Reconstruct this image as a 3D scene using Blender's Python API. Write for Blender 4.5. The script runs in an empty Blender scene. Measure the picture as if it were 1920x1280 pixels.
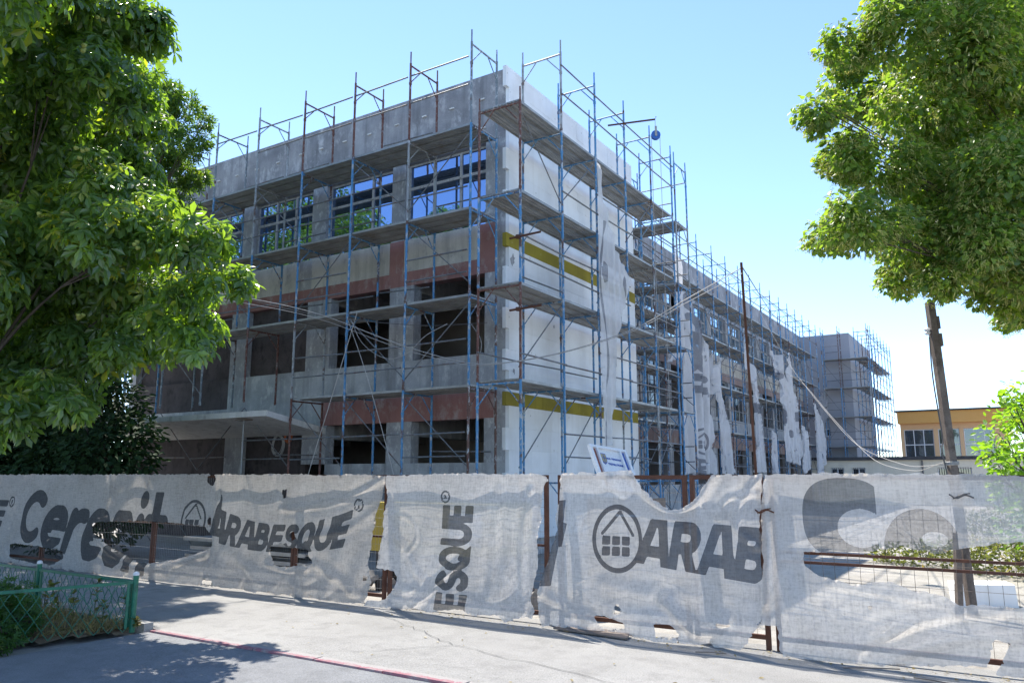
import bpy, bmesh, math, random
import numpy as np
from mathutils import Vector, Matrix
random.seed(7); rng = np.random.default_rng(7)
sc = bpy.context.scene
R = math.radians
# ------------------------------------------------------------------ camera, sky, sun, exposure
cam_d = bpy.data.cameras.new('camera'); cam = bpy.data.objects.new('camera', cam_d); sc.collection.objects.link(cam)
cam_d.sensor_width = 36; cam_d.lens = 36*1455/1920; cam_d.clip_end = 3000; cam_d.clip_start = .05
cam.location = (0, 0, 1.8); cam.rotation_euler = (R(90+9.75), 0, R(32.35)); sc.camera = cam
SUN = Vector((-.752, .449, 1.36)).normalized()
w = bpy.data.worlds.new('World'); sc.world = w; w.use_nodes = True
nt = w.node_tree; nt.nodes.clear()
wo = nt.nodes.new('ShaderNodeOutputWorld'); bg = nt.nodes.new('ShaderNodeBackground'); sk = nt.nodes.new('ShaderNodeTexSky')
sk.sky_type = 'NISHITA'; sk.sun_disc = False; sk.sun_elevation = math.asin(SUN.z); sk.sun_rotation = math.atan2(SUN.x, SUN.y)
sk.air_density = 1.0; sk.dust_density = 0; sk.ozone_density = 2.0; sk.altitude = 2600
bg.inputs[1].default_value = .15
nt.links.new(sk.outputs[0], bg.inputs[0]); nt.links.new(bg.outputs[0], wo.inputs[0])
sl = bpy.data.lights.new('sun', 'SUN'); sl.energy = 3.9; sl.angle = R(.5); sl.color = (1, .95, .86)
so = bpy.data.objects.new('sun', sl); sc.collection.objects.link(so); so.location = (0, 0, 30)
so.rotation_euler = (-SUN).to_track_quat('-Z', 'Y').to_euler()
sc.view_settings.view_transform = 'Standard'; sc.view_settings.look = 'None'; sc.view_settings.gamma = 1
sc.view_settings.use_curve_mapping = False; sc.view_settings.exposure = 1.33
sc.cycles.max_bounces = 8; sc.cycles.transparent_max_bounces = 16
# ------------------------------------------------------------------ helpers
W = {}
def link(o): sc.collection.objects.link(o); return o
def tag(o, label=None, cat=None, group=None, kind=None):
    if label: o['label'] = label
    if cat: o['category'] = cat
    if group: o['group'] = group
    if kind: o['kind'] = kind
    return o
def thing(name, loc, label, cat, group=None):
    o = bpy.data.objects.new(name, None); link(o); o.location = loc; o.empty_display_size = .2
    W[o.name] = Vector(loc); return tag(o, label, cat, group)
def place(name, me, parent=None, loc=(0, 0, 0), mat4=None):
    """an object that shows mesh ME at world location LOC (or matrix), under PARENT"""
    o = bpy.data.objects.new(name, me); link(o)
    base = Vector((0, 0, 0))
    if parent is not None: o.parent = parent; base = W[parent.name]
    if mat4 is not None: o.matrix_local = Matrix.Translation(-base) @ mat4; W[o.name] = mat4.translation.copy()
    else: o.location = Vector(loc) - base; W[o.name] = Vector(loc)
    return o
def mesh_np(name, V, F, m=None, smooth=False, attrs=None, mats=None, mi=None):
    """V n x 3, F list of tuples or array of equal-length faces"""
    me = bpy.data.meshes.new(name); V = np.asarray(V, np.float32)
    me.vertices.add(len(V)); me.vertices.foreach_set('co', V.ravel())
    if isinstance(F, np.ndarray):
        k = F.shape[1]; n = len(F); idx = F.ravel().astype(np.int32); st = np.arange(n, dtype=np.int32)*k
    else:
        n = len(F); idx = np.fromiter((i for f in F for i in f), np.int32); ln = np.array([len(f) for f in F], np.int32)
        st = np.concatenate([[0], np.cumsum(ln)[:-1]]).astype(np.int32)
    me.loops.add(len(idx)); me.loops.foreach_set('vertex_index', idx)
    me.polygons.add(n); me.polygons.foreach_set('loop_start', st)
    me.polygons.foreach_set('use_smooth', np.full(n, bool(smooth)))
    for k_, a in (attrs or {}).items():
        at_ = me.attributes.new(k_, 'FLOAT', 'POINT'); at_.data.foreach_set('value', np.asarray(a, np.float32))
    for mm in (mats or ([m] if m else [])): me.materials.append(mm)
    if mi is not None: me.polygons.foreach_set('material_index', np.asarray(mi, np.int32))
    me.update(calc_edges=True); me.validate(); return me
class MB:
    def __init__(s): s.v = []; s.f = []; s.sm = []
    def add(s, vs, fs):
        n = len(s.v); s.v += [tuple(v) for v in vs]; s.f += [tuple(i+n for i in f) for f in fs]; return s
    def box(s, x0, x1, y0, y1, z0, z1):
        x0, x1 = min(x0, x1), max(x0, x1); y0, y1 = min(y0, y1), max(y0, y1)
        return s.add([(x0,y0,z0),(x1,y0,z0),(x1,y1,z0),(x0,y1,z0),(x0,y0,z1),(x1,y0,z1),(x1,y1,z1),(x0,y1,z1)],
                     [(0,3,2,1),(4,5,6,7),(0,1,5,4),(1,2,6,5),(2,3,7,6),(3,0,4,7)])
    def obox(s, c, ax, ay, az):
        """box with centre and three half-axis vectors"""
        c, ax, ay, az = map(Vector, (c, ax, ay, az))
        if ax.cross(ay).dot(az) < 0: ax = -ax
        P = [c+i*ax+j*ay+k*az for k in (-1, 1) for i, j in ((-1,-1),(1,-1),(1,1),(-1,1))]
        return s.add(P, [(0,3,2,1),(4,5,6,7),(0,1,5,4),(1,2,6,5),(2,3,7,6),(3,0,4,7)])
    def tube(s, pts, r, n=6, cap=True):
        pts = [Vector(p) for p in pts]; rs = r if isinstance(r, (list, tuple)) else [r]*len(pts)
        vs = []; fs = []; ref = None
        for i, p in enumerate(pts):
            t = (pts[min(i+1, len(pts)-1)] - pts[max(i-1, 0)])
            if t.length < 1e-9: t = Vector((0, 0, 1))
            t.normalize()
            if ref is None or abs(ref.dot(t)) > .95: ref = Vector((0, 0, 1)) if abs(t.z) < .9 else Vector((1, 0, 0))
            a = t.cross(ref).normalized(); b = a.cross(t).normalized(); ref = b if abs(t.z) > .9 else ref
            for k in range(n):
                q = 2*math.pi*k/n; vs.append(p + rs[i]*(math.cos(q)*a + math.sin(q)*b))
        for i in range(len(pts)-1):
            for k in range(n):
                k2 = (k+1) % n; fs.append((i*n+k, i*n+k2, (i+1)*n+k2, (i+1)*n+k))
        if cap: fs += [tuple(range(n-1, -1, -1)), tuple((len(pts)-1)*n+k for k in range(n))]
        return s.add(vs, fs)
    def lathe(s, c, prof, n=12):
        vs = []; fs = []
        for r, z in prof:
            for k in range(n): q = 2*math.pi*k/n; vs.append((c[0]+r*math.cos(q), c[1]+r*math.sin(q), c[2]+z))
        for i in range(len(prof)-1):
            for k in range(n): k2 = (k+1) % n; fs.append((i*n+k, i*n+k2, (i+1)*n+k2, (i+1)*n+k))
        fs += [tuple(range(n-1, -1, -1)), tuple((len(prof)-1)*n+k for k in range(n))]
        return s.add(vs, fs)
    def prism(s, poly, axis, a, b):
        """extrude 2D polygon along axis (0 x,1 y,2 z) from a to b"""
        def P(u, v, t): return [(t,u,v),(u,t,v),(u,v,t)][axis]
        n = len(poly); vs = [P(u,v,a) for u,v in poly]+[P(u,v,b) for u,v in poly]
        fs = [tuple(range(n)), tuple(range(2*n-1, n-1, -1))]+[(i, i+n, (i+1)%n+n, (i+1)%n) for i in range(n)]
        return s.add(vs, fs)
    def mesh(s, name, m, org=(0,0,0), smooth=False):
        V = np.array(s.v, np.float32) - np.array(org, np.float32)
        me = mesh_np(name, V, s.f, m, smooth)
        bm = bmesh.new(); bm.from_mesh(me); bmesh.ops.recalc_face_normals(bm, faces=bm.faces); bm.to_mesh(me); bm.free()
        if smooth:
            me.polygons.foreach_set('use_smooth', np.ones(len(me.polygons), bool))
            try: me.set_sharp_from_angle(angle=R(40))
            except Exception: pass
        return me
    def build(s, name, m, parent=None, smooth=False):
        V = np.array(s.v); c = (V.min(0)+V.max(0))/2; c[2] = V[:, 2].min()
        return place(name, s.mesh(name, m, c, smooth), parent, c)
def curve_pts(pts, n=6):
    """Catmull-Rom through points"""
    P = [Vector(p) for p in pts]; P = [P[0]*2-P[1]]+P+[P[-1]*2-P[-2]]; out = []
    for i in range(1, len(P)-2):
        for k in range(n):
            t = k/n; a, b, c, d = P[i-1], P[i], P[i+1], P[i+2]
            out.append(.5*((2*b)+(c-a)*t+(2*a-5*b+4*c-d)*t*t+(3*b-a-3*c+d)*t**3))
    return out+[P[-2]]
def vnoise(x, y, seed=0):
    x = np.asarray(x, float); y = np.asarray(y, float); xi = np.floor(x).astype(np.int64); yi = np.floor(y).astype(np.int64); fx = x-xi; fy = y-yi
    def h(a, b):
        n = (a*374761393 + b*668265263 + seed*1442695041) & 0xffffffff
        n = ((n ^ (n >> 13))*1274126177) & 0xffffffff
        return ((n ^ (n >> 16)) & 0xffff)/65535.
    u = fx*fx*(3-2*fx); v = fy*fy*(3-2*fy)
    return (h(xi,yi)*(1-u)+h(xi+1,yi)*u)*(1-v)+(h(xi,yi+1)*(1-u)+h(xi+1,yi+1)*u)*v - .5
# ------------------------------------------------------------------ materials
class NM:
    def __init__(s, name):
        s.m = bpy.data.materials.new(name); s.m.use_nodes = True; s.t = s.m.node_tree; s.t.nodes.clear()
        s.out = s.n('ShaderNodeOutputMaterial'); s._pos = None
    def n(s, ty, **kw):
        o = s.t.nodes.new(ty)
        for k, v in kw.items(): setattr(o, k, v)
        return o
    def l(s, a, b): s.t.links.new(a, b)
    def pos(s, scale=(1,1,1), obj=False):
        if obj: src = s.n('ShaderNodeTexCoord').outputs['Object']
        else: src = s.n('ShaderNodeNewGeometry').outputs['Position']
        mp = s.n('ShaderNodeMapping'); mp.inputs['Scale'].default_value = scale; s.l(src, mp.inputs[0]); return mp.outputs[0]
    def noise(s, scale=5, detail=4, rough=.55, st=(1,1,1), obj=False, w=None):
        o = s.n('ShaderNodeTexNoise'); o.inputs['Scale'].default_value = scale; o.inputs['Detail'].default_value = detail; o.inputs['Roughness'].default_value = rough
        s.l(s.pos(st, obj), o.inputs['Vector'])
        if w is not None: o.noise_dimensions = '4D'; s.l(w, o.inputs['W'])
        return o.outputs[0]
    def ramp(s, fac, stops, interp='LINEAR'):
        o = s.n('ShaderNodeValToRGB'); e = o.color_ramp.elements; o.color_ramp.interpolation = interp
        while len(e) > 1: e.remove(e[-1])
        for i, (p, c) in enumerate(stops):
            q = e[0] if i == 0 else e.new(p); q.position = p; q.color = (*c, 1) if len(c) == 3 else c
        s.l(fac, o.inputs[0]); return o.outputs[0]
    def mix(s, fac, a, b, mode='MIX'):
        o = s.n('ShaderNodeMix', data_type='RGBA', blend_type=mode)
        for sock, v in ((o.inputs[0], fac), (o.inputs[6], a), (o.inputs[7], b)):
            if hasattr(v, 'is_linked'): s.l(v, sock)
            elif isinstance(v, (int, float)): sock.default_value = v
            else: sock.default_value = (*v, 1)
        return o.outputs[2]
    def math(s, op, a, b=0.):
        o = s.n('ShaderNodeMath', operation=op)
        for i, v in enumerate((a, b)):
            if hasattr(v, 'is_linked'): s.l(v, o.inputs[i])
            else: o.inputs[i].default_value = v
        return o.outputs[0]
    def rnd(s): return s.n('ShaderNodeObjectInfo').outputs['Random']
    def bsdf(s, col, rough=.8, spec=.3, metal=0., bump=None, bd=.02, bs=.5):
        p = s.n('ShaderNodeBsdfPrincipled')
        if hasattr(col, 'is_linked'): s.l(col, p.inputs['Base Color'])
        else: p.inputs['Base Color'].default_value = (*col, 1)
        if hasattr(rough, 'is_linked'): s.l(rough, p.inputs['Roughness'])
        else: p.inputs['Roughness'].default_value = rough
        p.inputs['Specular IOR Level'].default_value = spec; p.inputs['Metallic'].default_value = metal
        if bump is not None:
            b = s.n('ShaderNodeBump'); b.inputs['Distance'].default_value = bd; b.inputs['Strength'].default_value = bs
            s.l(bump, b.inputs['Height']); s.l(b.outputs[0], p.inputs['Normal'])
        return p.outputs[0]
    def done(s, sh): s.l(sh, s.out.inputs[0]); return s.m
def mat_mottled(name, c1, c2, c3=None, scale=1.2, rough=.85, streak=0., bump=.006, fine=40, spec=.25, metal=0.):
    m = NM(name); a = m.noise(scale, 6, .65); col = m.ramp(a, [(.3, c1), (.68, c2)])
    if c3 is not None:
        b = m.noise(scale*2.7, 5, .7, (1, 1, .6)); col = m.mix(m.ramp(b, [(.52, (0,0,0)), (.66, (1,1,1))]), col, c3)
    if streak:
        s_ = m.noise(3.5, 4, .6, (1, 1, .07)); col = m.mix(m.math('MULTIPLY', m.ramp(s_, [(.5, (0,0,0)), (.72, (1,1,1))]), streak), col, tuple(v*.45 for v in c1))
    f = m.noise(fine, 3, .6); col = m.mix(.35, col, m.ramp(f, [(.25, (.35,)*3), (.75, (1,)*3)]), 'MULTIPLY')
    return m.done(m.bsdf(col, rough, spec, metal, f, bump, .6))
M = {}
M['parapet'] = mat_mottled('parapet_render', (.22,.22,.235), (.46,.455,.475), (.60,.59,.60), .9, streak=.5)
M['concrete'] = mat_mottled('bare_concrete', (.33,.33,.345), (.54,.54,.55), (.63,.62,.61), 1.3, streak=.55)
M['concrete2'] = mat_mottled('rough_concrete', (.30,.30,.315), (.46,.46,.475), (.64,.64,.64), 2.2, streak=.4)
M['beige'] = mat_mottled('old_plaster', (.50,.475,.43), (.68,.65,.60), (.40,.385,.375), 1.0, streak=.4)
M['red'] = mat_mottled('faded_red_render', (.30,.15,.135), (.40,.21,.19), (.42,.33,.31), 1.1, streak=.35)
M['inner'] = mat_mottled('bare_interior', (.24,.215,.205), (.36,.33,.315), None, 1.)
M['infill_and_shade'] = mat_mottled('dark_infill_and_shade', (.065,.052,.052), (.12,.098,.098), (.05,.042,.042), 1.5)
M['greyrender'] = mat_mottled('grey_basecoat', (.36,.36,.395), (.42,.42,.455), None, .5, fine=60, bump=.002)
M['white_plaster'] = mat_mottled('canopy_plaster', (.68,.67,.65), (.80,.79,.77), (.55,.53,.51), 1.4, streak=.3)
M['cream'] = mat_mottled('cream_wall', (.70,.64,.52), (.78,.72,.60), None, .6, streak=.15)
M['orange'] = mat_mottled('orange_wall', (.80,.41,.12), (.84,.45,.15), None, .5)
M['peach'] = mat_mottled('peach_wall', (.82,.52,.29), (.86,.56,.32), None, .5)
M['roofedge'] = mat_mottled('dark_roof_edge', (.05,.05,.055), (.09,.09,.095), None, 3)
def foam(name, c, d, sp):
    m = NM(name); a = m.noise(1.1, 5, .6); col = m.mix(m.math('MULTIPLY', m.ramp(a, [(.38, (0,0,0)), (.70, (1,1,1))]), .75), c, d)
    s_ = m.noise(5, 3, .6, (1,1,.1)); col = m.mix(m.math('MULTIPLY', m.ramp(s_, [(.52, (0,0,0)), (.75, (1,1,1))]), .5), col, d)
    v = m.n('ShaderNodeTexVoronoi'); v.inputs['Scale'].default_value = 3.1; m.l(m.pos(), v.inputs['Vector'])
    col = m.mix(m.math('MULTIPLY', m.math('LESS_THAN', v.outputs['Distance'], .085), .40), col, sp)
    o = m.mix(m.math('MULTIPLY', m.rnd(), .28), col, d)
    return m.done(m.bsdf(o, .9, .15, 0, m.noise(60, 2), .003, .5))
M['foam'] = foam('white_foam', (.87,.88,.90), (.70,.69,.68), (.28,.26,.24))
M['wool'] = foam('yellow_wool', (.37,.305,.05), (.20,.165,.04), (.50,.45,.22))
def paint_steel(name, base, base2, rust=.5):
    m = NM(name); r = m.rnd(); w_ = m.math('MULTIPLY', r, 37.)
    pick = m.ramp(r, [(0, base), (.60, base2), (.70, (.28,.30,.31)), (.80, (.115,.055,.045)), (.87, base), (.94, (.17,.20,.22))], 'CONSTANT')
    n1 = m.noise(2.3, 5, .7, (1,1,1), False, w_); n2 = m.noise(14, 4, .7, (1,1,.5), False, w_)
    col = m.mix(m.ramp(n1, [(.53, (0,0,0)), (.60, (1,1,1))]), pick, (.12,.065,.05))
    col = m.mix(m.ramp(n2, [(.535, (0,0,0)), (.60, (1,1,1))]), col, (.42,.45,.48))
    return m.done(m.bsdf(col, .55, .4, 0, n2, .003, .4))
M['scaf'] = paint_steel('worn_blue_steel', (.075,.235,.44), (.095,.29,.53))
M['scafr'] = mat_mottled('rusty_scaffold_steel', (.13,.055,.045), (.20,.095,.075), (.34,.33,.33), 7, .7, fine=40)
M['rail'] = mat_mottled('dull_tube', (.10,.11,.12), (.22,.235,.25), (.14,.07,.05), 3, .5, fine=25, spec=.4)
def galv():
    m = NM('galvanised_deck'); r = m.rnd(); a = m.noise(2.5, 5, .7, (1,1,1), False, m.math('MULTIPLY', r, 21.))
    col = m.ramp(a, [(.3, (.20,.205,.205)), (.7, (.40,.41,.41))])
    col = m.mix(m.ramp(m.noise(1.4, 6, .75), [(.55, (0,0,0)), (.75, (1,1,1))]), col, (.22,.18,.13))
    return m.done(m.bsdf(col, .5, .4, .25, a, .003))
M['galv'] = galv()
M['rust'] = mat_mottled('rusty_steel', (.085,.036,.024), (.155,.07,.045), (.10,.055,.04), 6, .8, fine=60)
M['wire'] = mat_mottled('rusty_wire', (.10,.075,.06), (.20,.16,.13), None, 8, .6)
M['wire2'] = mat_mottled('grey_wire', (.30,.30,.30), (.45,.44,.43), None, 8, .5)
M['cable'] = mat_mottled('pale_cable', (.38,.365,.35), (.52,.50,.48), None, 8, .6)
M['cabled'] = mat_mottled('dark_cable', (.10,.10,.10), (.16,.15,.15), None, 8, .6)
M['orangecable'] = mat_mottled('orange_cable', (.5,.12,.04), (.6,.17,.06), None, 8, .6)
M['frame'] = mat_mottled('weathered_window_frame', (.40,.40,.41), (.56,.56,.58), (.24,.22,.20), 5, .6)
M['framew'] = mat_mottled('white_window_frame', (.74,.75,.77), (.80,.80,.82), None, 3, .4)
def glass(name, tint, fac):
    m = NM(name); g = m.n('ShaderNodeBsdfGlossy'); g.inputs['Roughness'].default_value = .015; g.inputs['Color'].default_value = (*tint, 1)
    b = m.n('ShaderNodeBump'); b.inputs['Distance'].default_value = .02; b.inputs['Strength'].default_value = .12
    m.l(m.noise(1.3, 2), b.inputs['Height']); m.l(b.outputs[0], g.inputs['Normal'])
    d = m.bsdf((.012,.014,.018), .2, .5); mx = m.n('ShaderNodeMixShader'); mx.inputs[0].default_value = fac
    m.l(d, mx.inputs[1]); m.l(g.outputs[0], mx.inputs[2]); return m.done(mx.outputs[0])
M['glass'] = glass('reflective_glass', (.42,.62,1.0), .55)
M['glass3'] = glass('sky_bright_glass', (.72,.88,1.0), .8)
M['pinkish'] = mat_mottled('faded_pink_plaster', (.34,.235,.215), (.44,.32,.29), (.42,.40,.39), 1.1, streak=.4)
M['glass2'] = glass('grey_glass', (.7,.78,.85), .14)
def net(name, c, tr, ink_c, ink_tr, spk=.25):
    m = NM(name); at_ = m.n('ShaderNodeAttribute', attribute_name='ink').outputs['Fac']
    ink = m.math('LESS_THAN', at_, 0.)
    f = m.math('MULTIPLY', m.math('ADD', m.noise(60, 2, .7, (1,1,.10)), m.math('ADD', m.noise(60, 2, .7, (.10,1,1)), m.noise(34, 3, .8))), 1/3.); g = m.noise(1.3, 5, .65); s2 = m.noise(7, 4, .7, (1,1,.35))
    col = m.mix(m.math('MULTIPLY', m.ramp(g, [(.42, (0,0,0)), (.75, (1,1,1))]), .45), c, tuple(v*f_ for v, f_ in zip(c, (.62,.58,.53))))
    col = m.mix(m.math('MULTIPLY', m.ramp(s2, [(.55, (0,0,0)), (.75, (1,1,1))]), .3), col, tuple(v*.6 for v in c))
    col = m.mix(spk, col, m.ramp(f, [(.38, (.35,)*3), (.56, (1.,)*3)]), 'MULTIPLY')
    inkc = m.mix(.5, ink_c, m.ramp(f, [(.4, (.55,)*3), (.6, (1.5,)*3)]), 'MULTIPLY')
    col = m.mix(ink, col, inkc)
    d = m.n('ShaderNodeBsdfDiffuse'); tl = m.n('ShaderNodeBsdfTranslucent'); m.l(col, d.inputs[0]); m.l(col, tl.inputs[0])
    b = m.n('ShaderNodeBump'); b.inputs['Distance'].default_value = .004; b.inputs['Strength'].default_value = .5; m.l(f, b.inputs['Height']); m.l(b.outputs[0], d.inputs['Normal'])
    m1 = m.n('ShaderNodeMixShader'); m1.inputs[0].default_value = .36; m.l(d.outputs[0], m1.inputs[1]); m.l(tl.outputs[0], m1.inputs[2])
    t = m.n('ShaderNodeBsdfTransparent'); m2 = m.n('ShaderNodeMixShader')
    base = m.math('ADD', m.math('MULTIPLY', ink, ink_tr-tr), tr)
    wv = m.math('MULTIPLY', m.math('SUBTRACT', f, .5), 1.1)
    m.l(m.math('MAXIMUM', m.math('ADD', base, m.math('MULTIPLY', wv, min(1, tr*2.2))), .02), m2.inputs[0])
    m.l(m1.outputs[0], m2.inputs[1]); m.l(t.outputs[0], m2.inputs[2]); return m.done(m2.outputs[0])
M['net1_shaded'] = net('debris_net_dense_shaded', (.60,.555,.505), .09, (.11,.11,.11), .09, .55)  # base colour lowered to paint in the shade on the left net
M['net2'] = net('debris_net_plain', (.77,.725,.68), .13, (.145,.145,.145), .15, .55)
M['net3'] = net('debris_net_thin', (.77,.725,.68), .20, (.145,.145,.15), .28, .55)
M['net4'] = net('debris_net_open', (.77,.725,.68), .27, (.22,.215,.21), .30, .55)
M['net5'] = net('debris_net_torn', (.86,.85,.86), .20, (.30,.305,.33), .20, .30)
def asphalt(name, c1, c2, c3, sc1=.55):
    m = NM(name); a = m.noise(sc1, 6, .6); col = m.ramp(a, [(.3, c1), (.7, c2)])
    b = m.noise(3, 5, .7); col = m.mix(m.math('MULTIPLY', m.ramp(b, [(.47, (0,0,0)), (.72, (1,1,1))]), .75), col, c3)
    f = m.noise(75, 4, .8); col = m.mix(.75, col, m.ramp(f, [(.3, (.40,)*3), (.5, (.95,)*3), (.72, (1.35,)*3)]), 'MULTIPLY')
    v = m.n('ShaderNodeTexVoronoi'); v.inputs['Scale'].default_value = 9; m.l(m.pos(), v.inputs['Vector']); col = m.mix(m.math('MULTIPLY', m.math('LESS_THAN', v.outputs['Distance'], .055), .5), col, (.06,.055,.05))
    return m.done(m.bsdf(col, .9, .25, 0, f, .010, .9))
M['pave'] = asphalt('worn_light_asphalt', (.27,.263,.252), (.35,.34,.327), (.215,.208,.20))
M['path'] = asphalt('grey_path_asphalt', (.195,.197,.204), (.27,.272,.28), (.15,.152,.158), .8)
M['yard'] = asphalt('dusty_yard', (.32,.295,.26), (.44,.415,.38), (.24,.215,.185), .3)
M['kerb'] = asphalt('kerb_concrete', (.36,.35,.34), (.44,.43,.41), (.25,.24,.23), 1.5)
def pinkkerb():
    m = NM('pink_painted_kerb'); a = m.noise(5, 5, .75); b = m.noise(90, 3, .7)
    sx = m.n('ShaderNodeSeparateXYZ'); m.l(m.pos(), sx.inputs[0]); e = m.math('LESS_THAN', m.math('ADD', sx.outputs[1], m.math('MULTIPLY', m.math('SUBTRACT', a, .5), .25)), 5.825)
    col = m.mix(m.math('MULTIPLY', e, m.ramp(a, [(.34, (0,0,0)), (.55, (.85,.85,.85))])), (.33,.31,.30), (.32,.11,.145))
    col = m.mix(.5, col, m.ramp(b, [(.3, (.5,)*3), (.7, (1.1,)*3)]), 'MULTIPLY'); return m.done(m.bsdf(col, .85, .25, 0, b, .005))
M['pink'] = pinkkerb()
M['soil'] = asphalt('dry_soil', (.16,.115,.075), (.27,.20,.13), (.10,.075,.05), 2)
M['crack'] = mat_mottled('dark_crack', (.07,.07,.07), (.12,.12,.12), None, 8)
M['green'] = mat_mottled('green_fence_paint', (.008,.135,.075), (.014,.18,.105), (.012,.10,.06), 4, .4, fine=30, spec=.5)
M['whitecap'] = mat_mottled('white_paint', (.72,.70,.70), (.80,.80,.80), None, 8, .5)
M['wood'] = mat_mottled('grey_timber', (.13,.105,.09), (.21,.175,.155), (.10,.08,.07), 2.5, .85, streak=.5)
M['ply'] = mat_mottled('old_plywood', (.17,.13,.105), (.26,.21,.18), None, 4, .8)
M['yellow'] = mat_mottled('yellow_enamel', (.55,.40,.05), (.66,.50,.09), None, 2, .45, spec=.5)
M['black'] = mat_mottled('black_rubber', (.02,.02,.02), (.04,.04,.04), None, 5, .7)
M['grime'] = mat_mottled('dark_scrap', (.05,.05,.055), (.11,.11,.12), None, 4, .7)
M['rubble'] = mat_mottled('rubble_grey', (.18,.17,.16), (.34,.32,.30), None, 4, .9)
M['signw'] = mat_mottled('sign_white', (.78,.79,.82), (.82,.83,.85), None, 2, .35, spec=.4)
M['signb'] = mat_mottled('sign_blue', (.03,.10,.42), (.045,.13,.50), None, 2, .4)
M['signr'] = mat_mottled('sign_red_brown', (.30,.10,.08), (.38,.15,.12), None, 2, .4)
M['gold'] = mat_mottled('crest_gold', (.36,.30,.16), (.48,.42,.26), None, 12, .5)
M['bluep'] = mat_mottled('pulley_blue', (.02,.10,.38), (.03,.14,.48), None, 4, .4, spec=.5)
def leaf(name, dark, light, yel, trans, tfac=.42, rough=.42, spec=.45):
    m = NM(name); t = m.n('ShaderNodeAttribute', attribute_name='tint').outputs['Fac']
    col = m.ramp(t, [(0, dark), (.75, light), (.93, yel), (1, yel)])
    tcol = m.mix(1., col, trans, 'MULTIPLY')
    p = m.bsdf(col, rough, spec); tl = m.n('ShaderNodeBsdfTranslucent'); m.l(tcol, tl.inputs[0])
    mx = m.n('ShaderNodeMixShader'); mx.inputs[0].default_value = tfac; m.l(p, mx.inputs[1]); m.l(tl.outputs[0], mx.inputs[2]); return m.done(mx.outputs[0])
M['l_che'] = leaf('chestnut_leaf', (.034,.072,.030), (.084,.145,.052), (.15,.17,.04), (6.8,6.0,.9), .40, .33, .7)
M['l_lin'] = leaf('linden_leaf', (.046,.092,.030), (.118,.188,.056), (.18,.23,.06), (5.0,4.6,1.0), .40)
M['l_brc'] = leaf('linden_bract', (.30,.32,.11), (.44,.45,.18), (.50,.47,.22), (1.8,1.75,1.0))
M['l_map'] = leaf('maple_leaf', (.034,.078,.026), (.066,.13,.036), (.11,.15,.03), (5.6,4.6,.9), .36)
M['l_drk'] = leaf('dark_shrub_leaf', (.012,.030,.012), (.024,.055,.020), (.03,.06,.02), (1.5,1.5,.7), .12, .7, .15)
M['l_bsh'] = leaf('bright_bush_leaf', (.06,.13,.02), (.12,.22,.03), (.20,.24,.03), (4.5,4.2,1.))
M['l_wee'] = leaf('weed_leaf', (.055,.075,.028), (.11,.125,.05), (.20,.15,.08), (3.5,3.2,1.4))
M['l_shr'] = leaf('shrub_leaf', (.028,.075,.022), (.055,.125,.035), (.12,.16,.04), (4.5,4.2,1.2), .3)
M['l_dry'] = leaf('dry_grass_blade', (.20,.15,.07), (.34,.27,.14), (.13,.17,.04), (1.8,1.8,1.2))
M['fruit'] = mat_mottled('spiky_fruit_green', (.20,.24,.05), (.30,.33,.09), None, 20, .6)
M['bark'] = mat_mottled('grey_brown_bark', (.055,.045,.037), (.12,.10,.085), None, 8, .9, streak=.4, bump=.02, fine=25)
# ------------------------------------------------------------------ crown clumps (x, y, z, radius) and net outlines, metres
CHESTNUT= [(-10.53, 4.6, 7.79, 0.72), (-9.39, 4.97, 7.75, 0.63), (-9.68, 5.55, 7.85, 0.47), (-9.91, 4.78, 6.92, 0.71), (-9.15, 5.03, 6.74, 0.5), (-10.99, 4.74, 6.59, 0.75), (-11.4, 5.82, 6.8, 0.83), (-10.59, 6.03, 6.93, 0.52), (-11.58, 5.31, 5.91, 0.81), (-9.47, 5.23, 5.37, 0.65), (-9.82, 5.83, 6.02, 0.42), (-10.12, 4.97, 4.7, 0.73), (-9.15, 5.31, 4.7, 0.64), (-8.45, 5.58, 4.69, 0.41), (-8.29, 5.96, 4.63, 0.39), (-9.37, 7.13, 4.61, 0.36), (-11.58, 5.47, 4.28, 0.82), (-10.76, 5.94, 4.27, 0.81), (-9.99, 6.41, 4.42, 0.67), (-8.35, 5.87, 3.96, 0.39), (-8.81, 5.88, 3.6, 0.47), (-10.02, 5.94, 3.58, 0.57), (-10.97, 5.61, 3.4, 0.66), (-11.82, 5.39, 3.36, 0.67), (-11.17, 5.87, 2.88, 0.34), (-8.14, 5.72, 3.38, 0.27), (-10.95, 5.3, 2.92, 0.39), (-12.46, 4.51, 7.88, 1.01), (-11.93, 4.42, 6.07, 0.97), (-10.93, 4.19, 4.36, 0.9), (-11.51, 4.6, 3.38, 0.83), (-10.03, 4.54, 8.66, 0.82), (-11.11, 6.05, 9.86, 0.68), (-13.03, 4.65, 10.12, 1.05)]
CHESTNUT_BACK= [(-13.91, 5.93, 9.43, 1.28), (-12.67, 6.37, 8.36, 1.09), (-14.18, 6.28, 7.25, 1.33), (-12.75, 6.7, 6.32, 1.2), (-13.8, 6.48, 5.12, 1.33), (-12.3, 7.38, 5.11, 0.79), (-14.76, 5.34, 7.52, 1.71), (-14.39, 5.44, 5.15, 1.69), (-14.02, 5.94, 11.67, 1.29), (-11.43, 7.34, 4.62, 0.51)]
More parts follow.
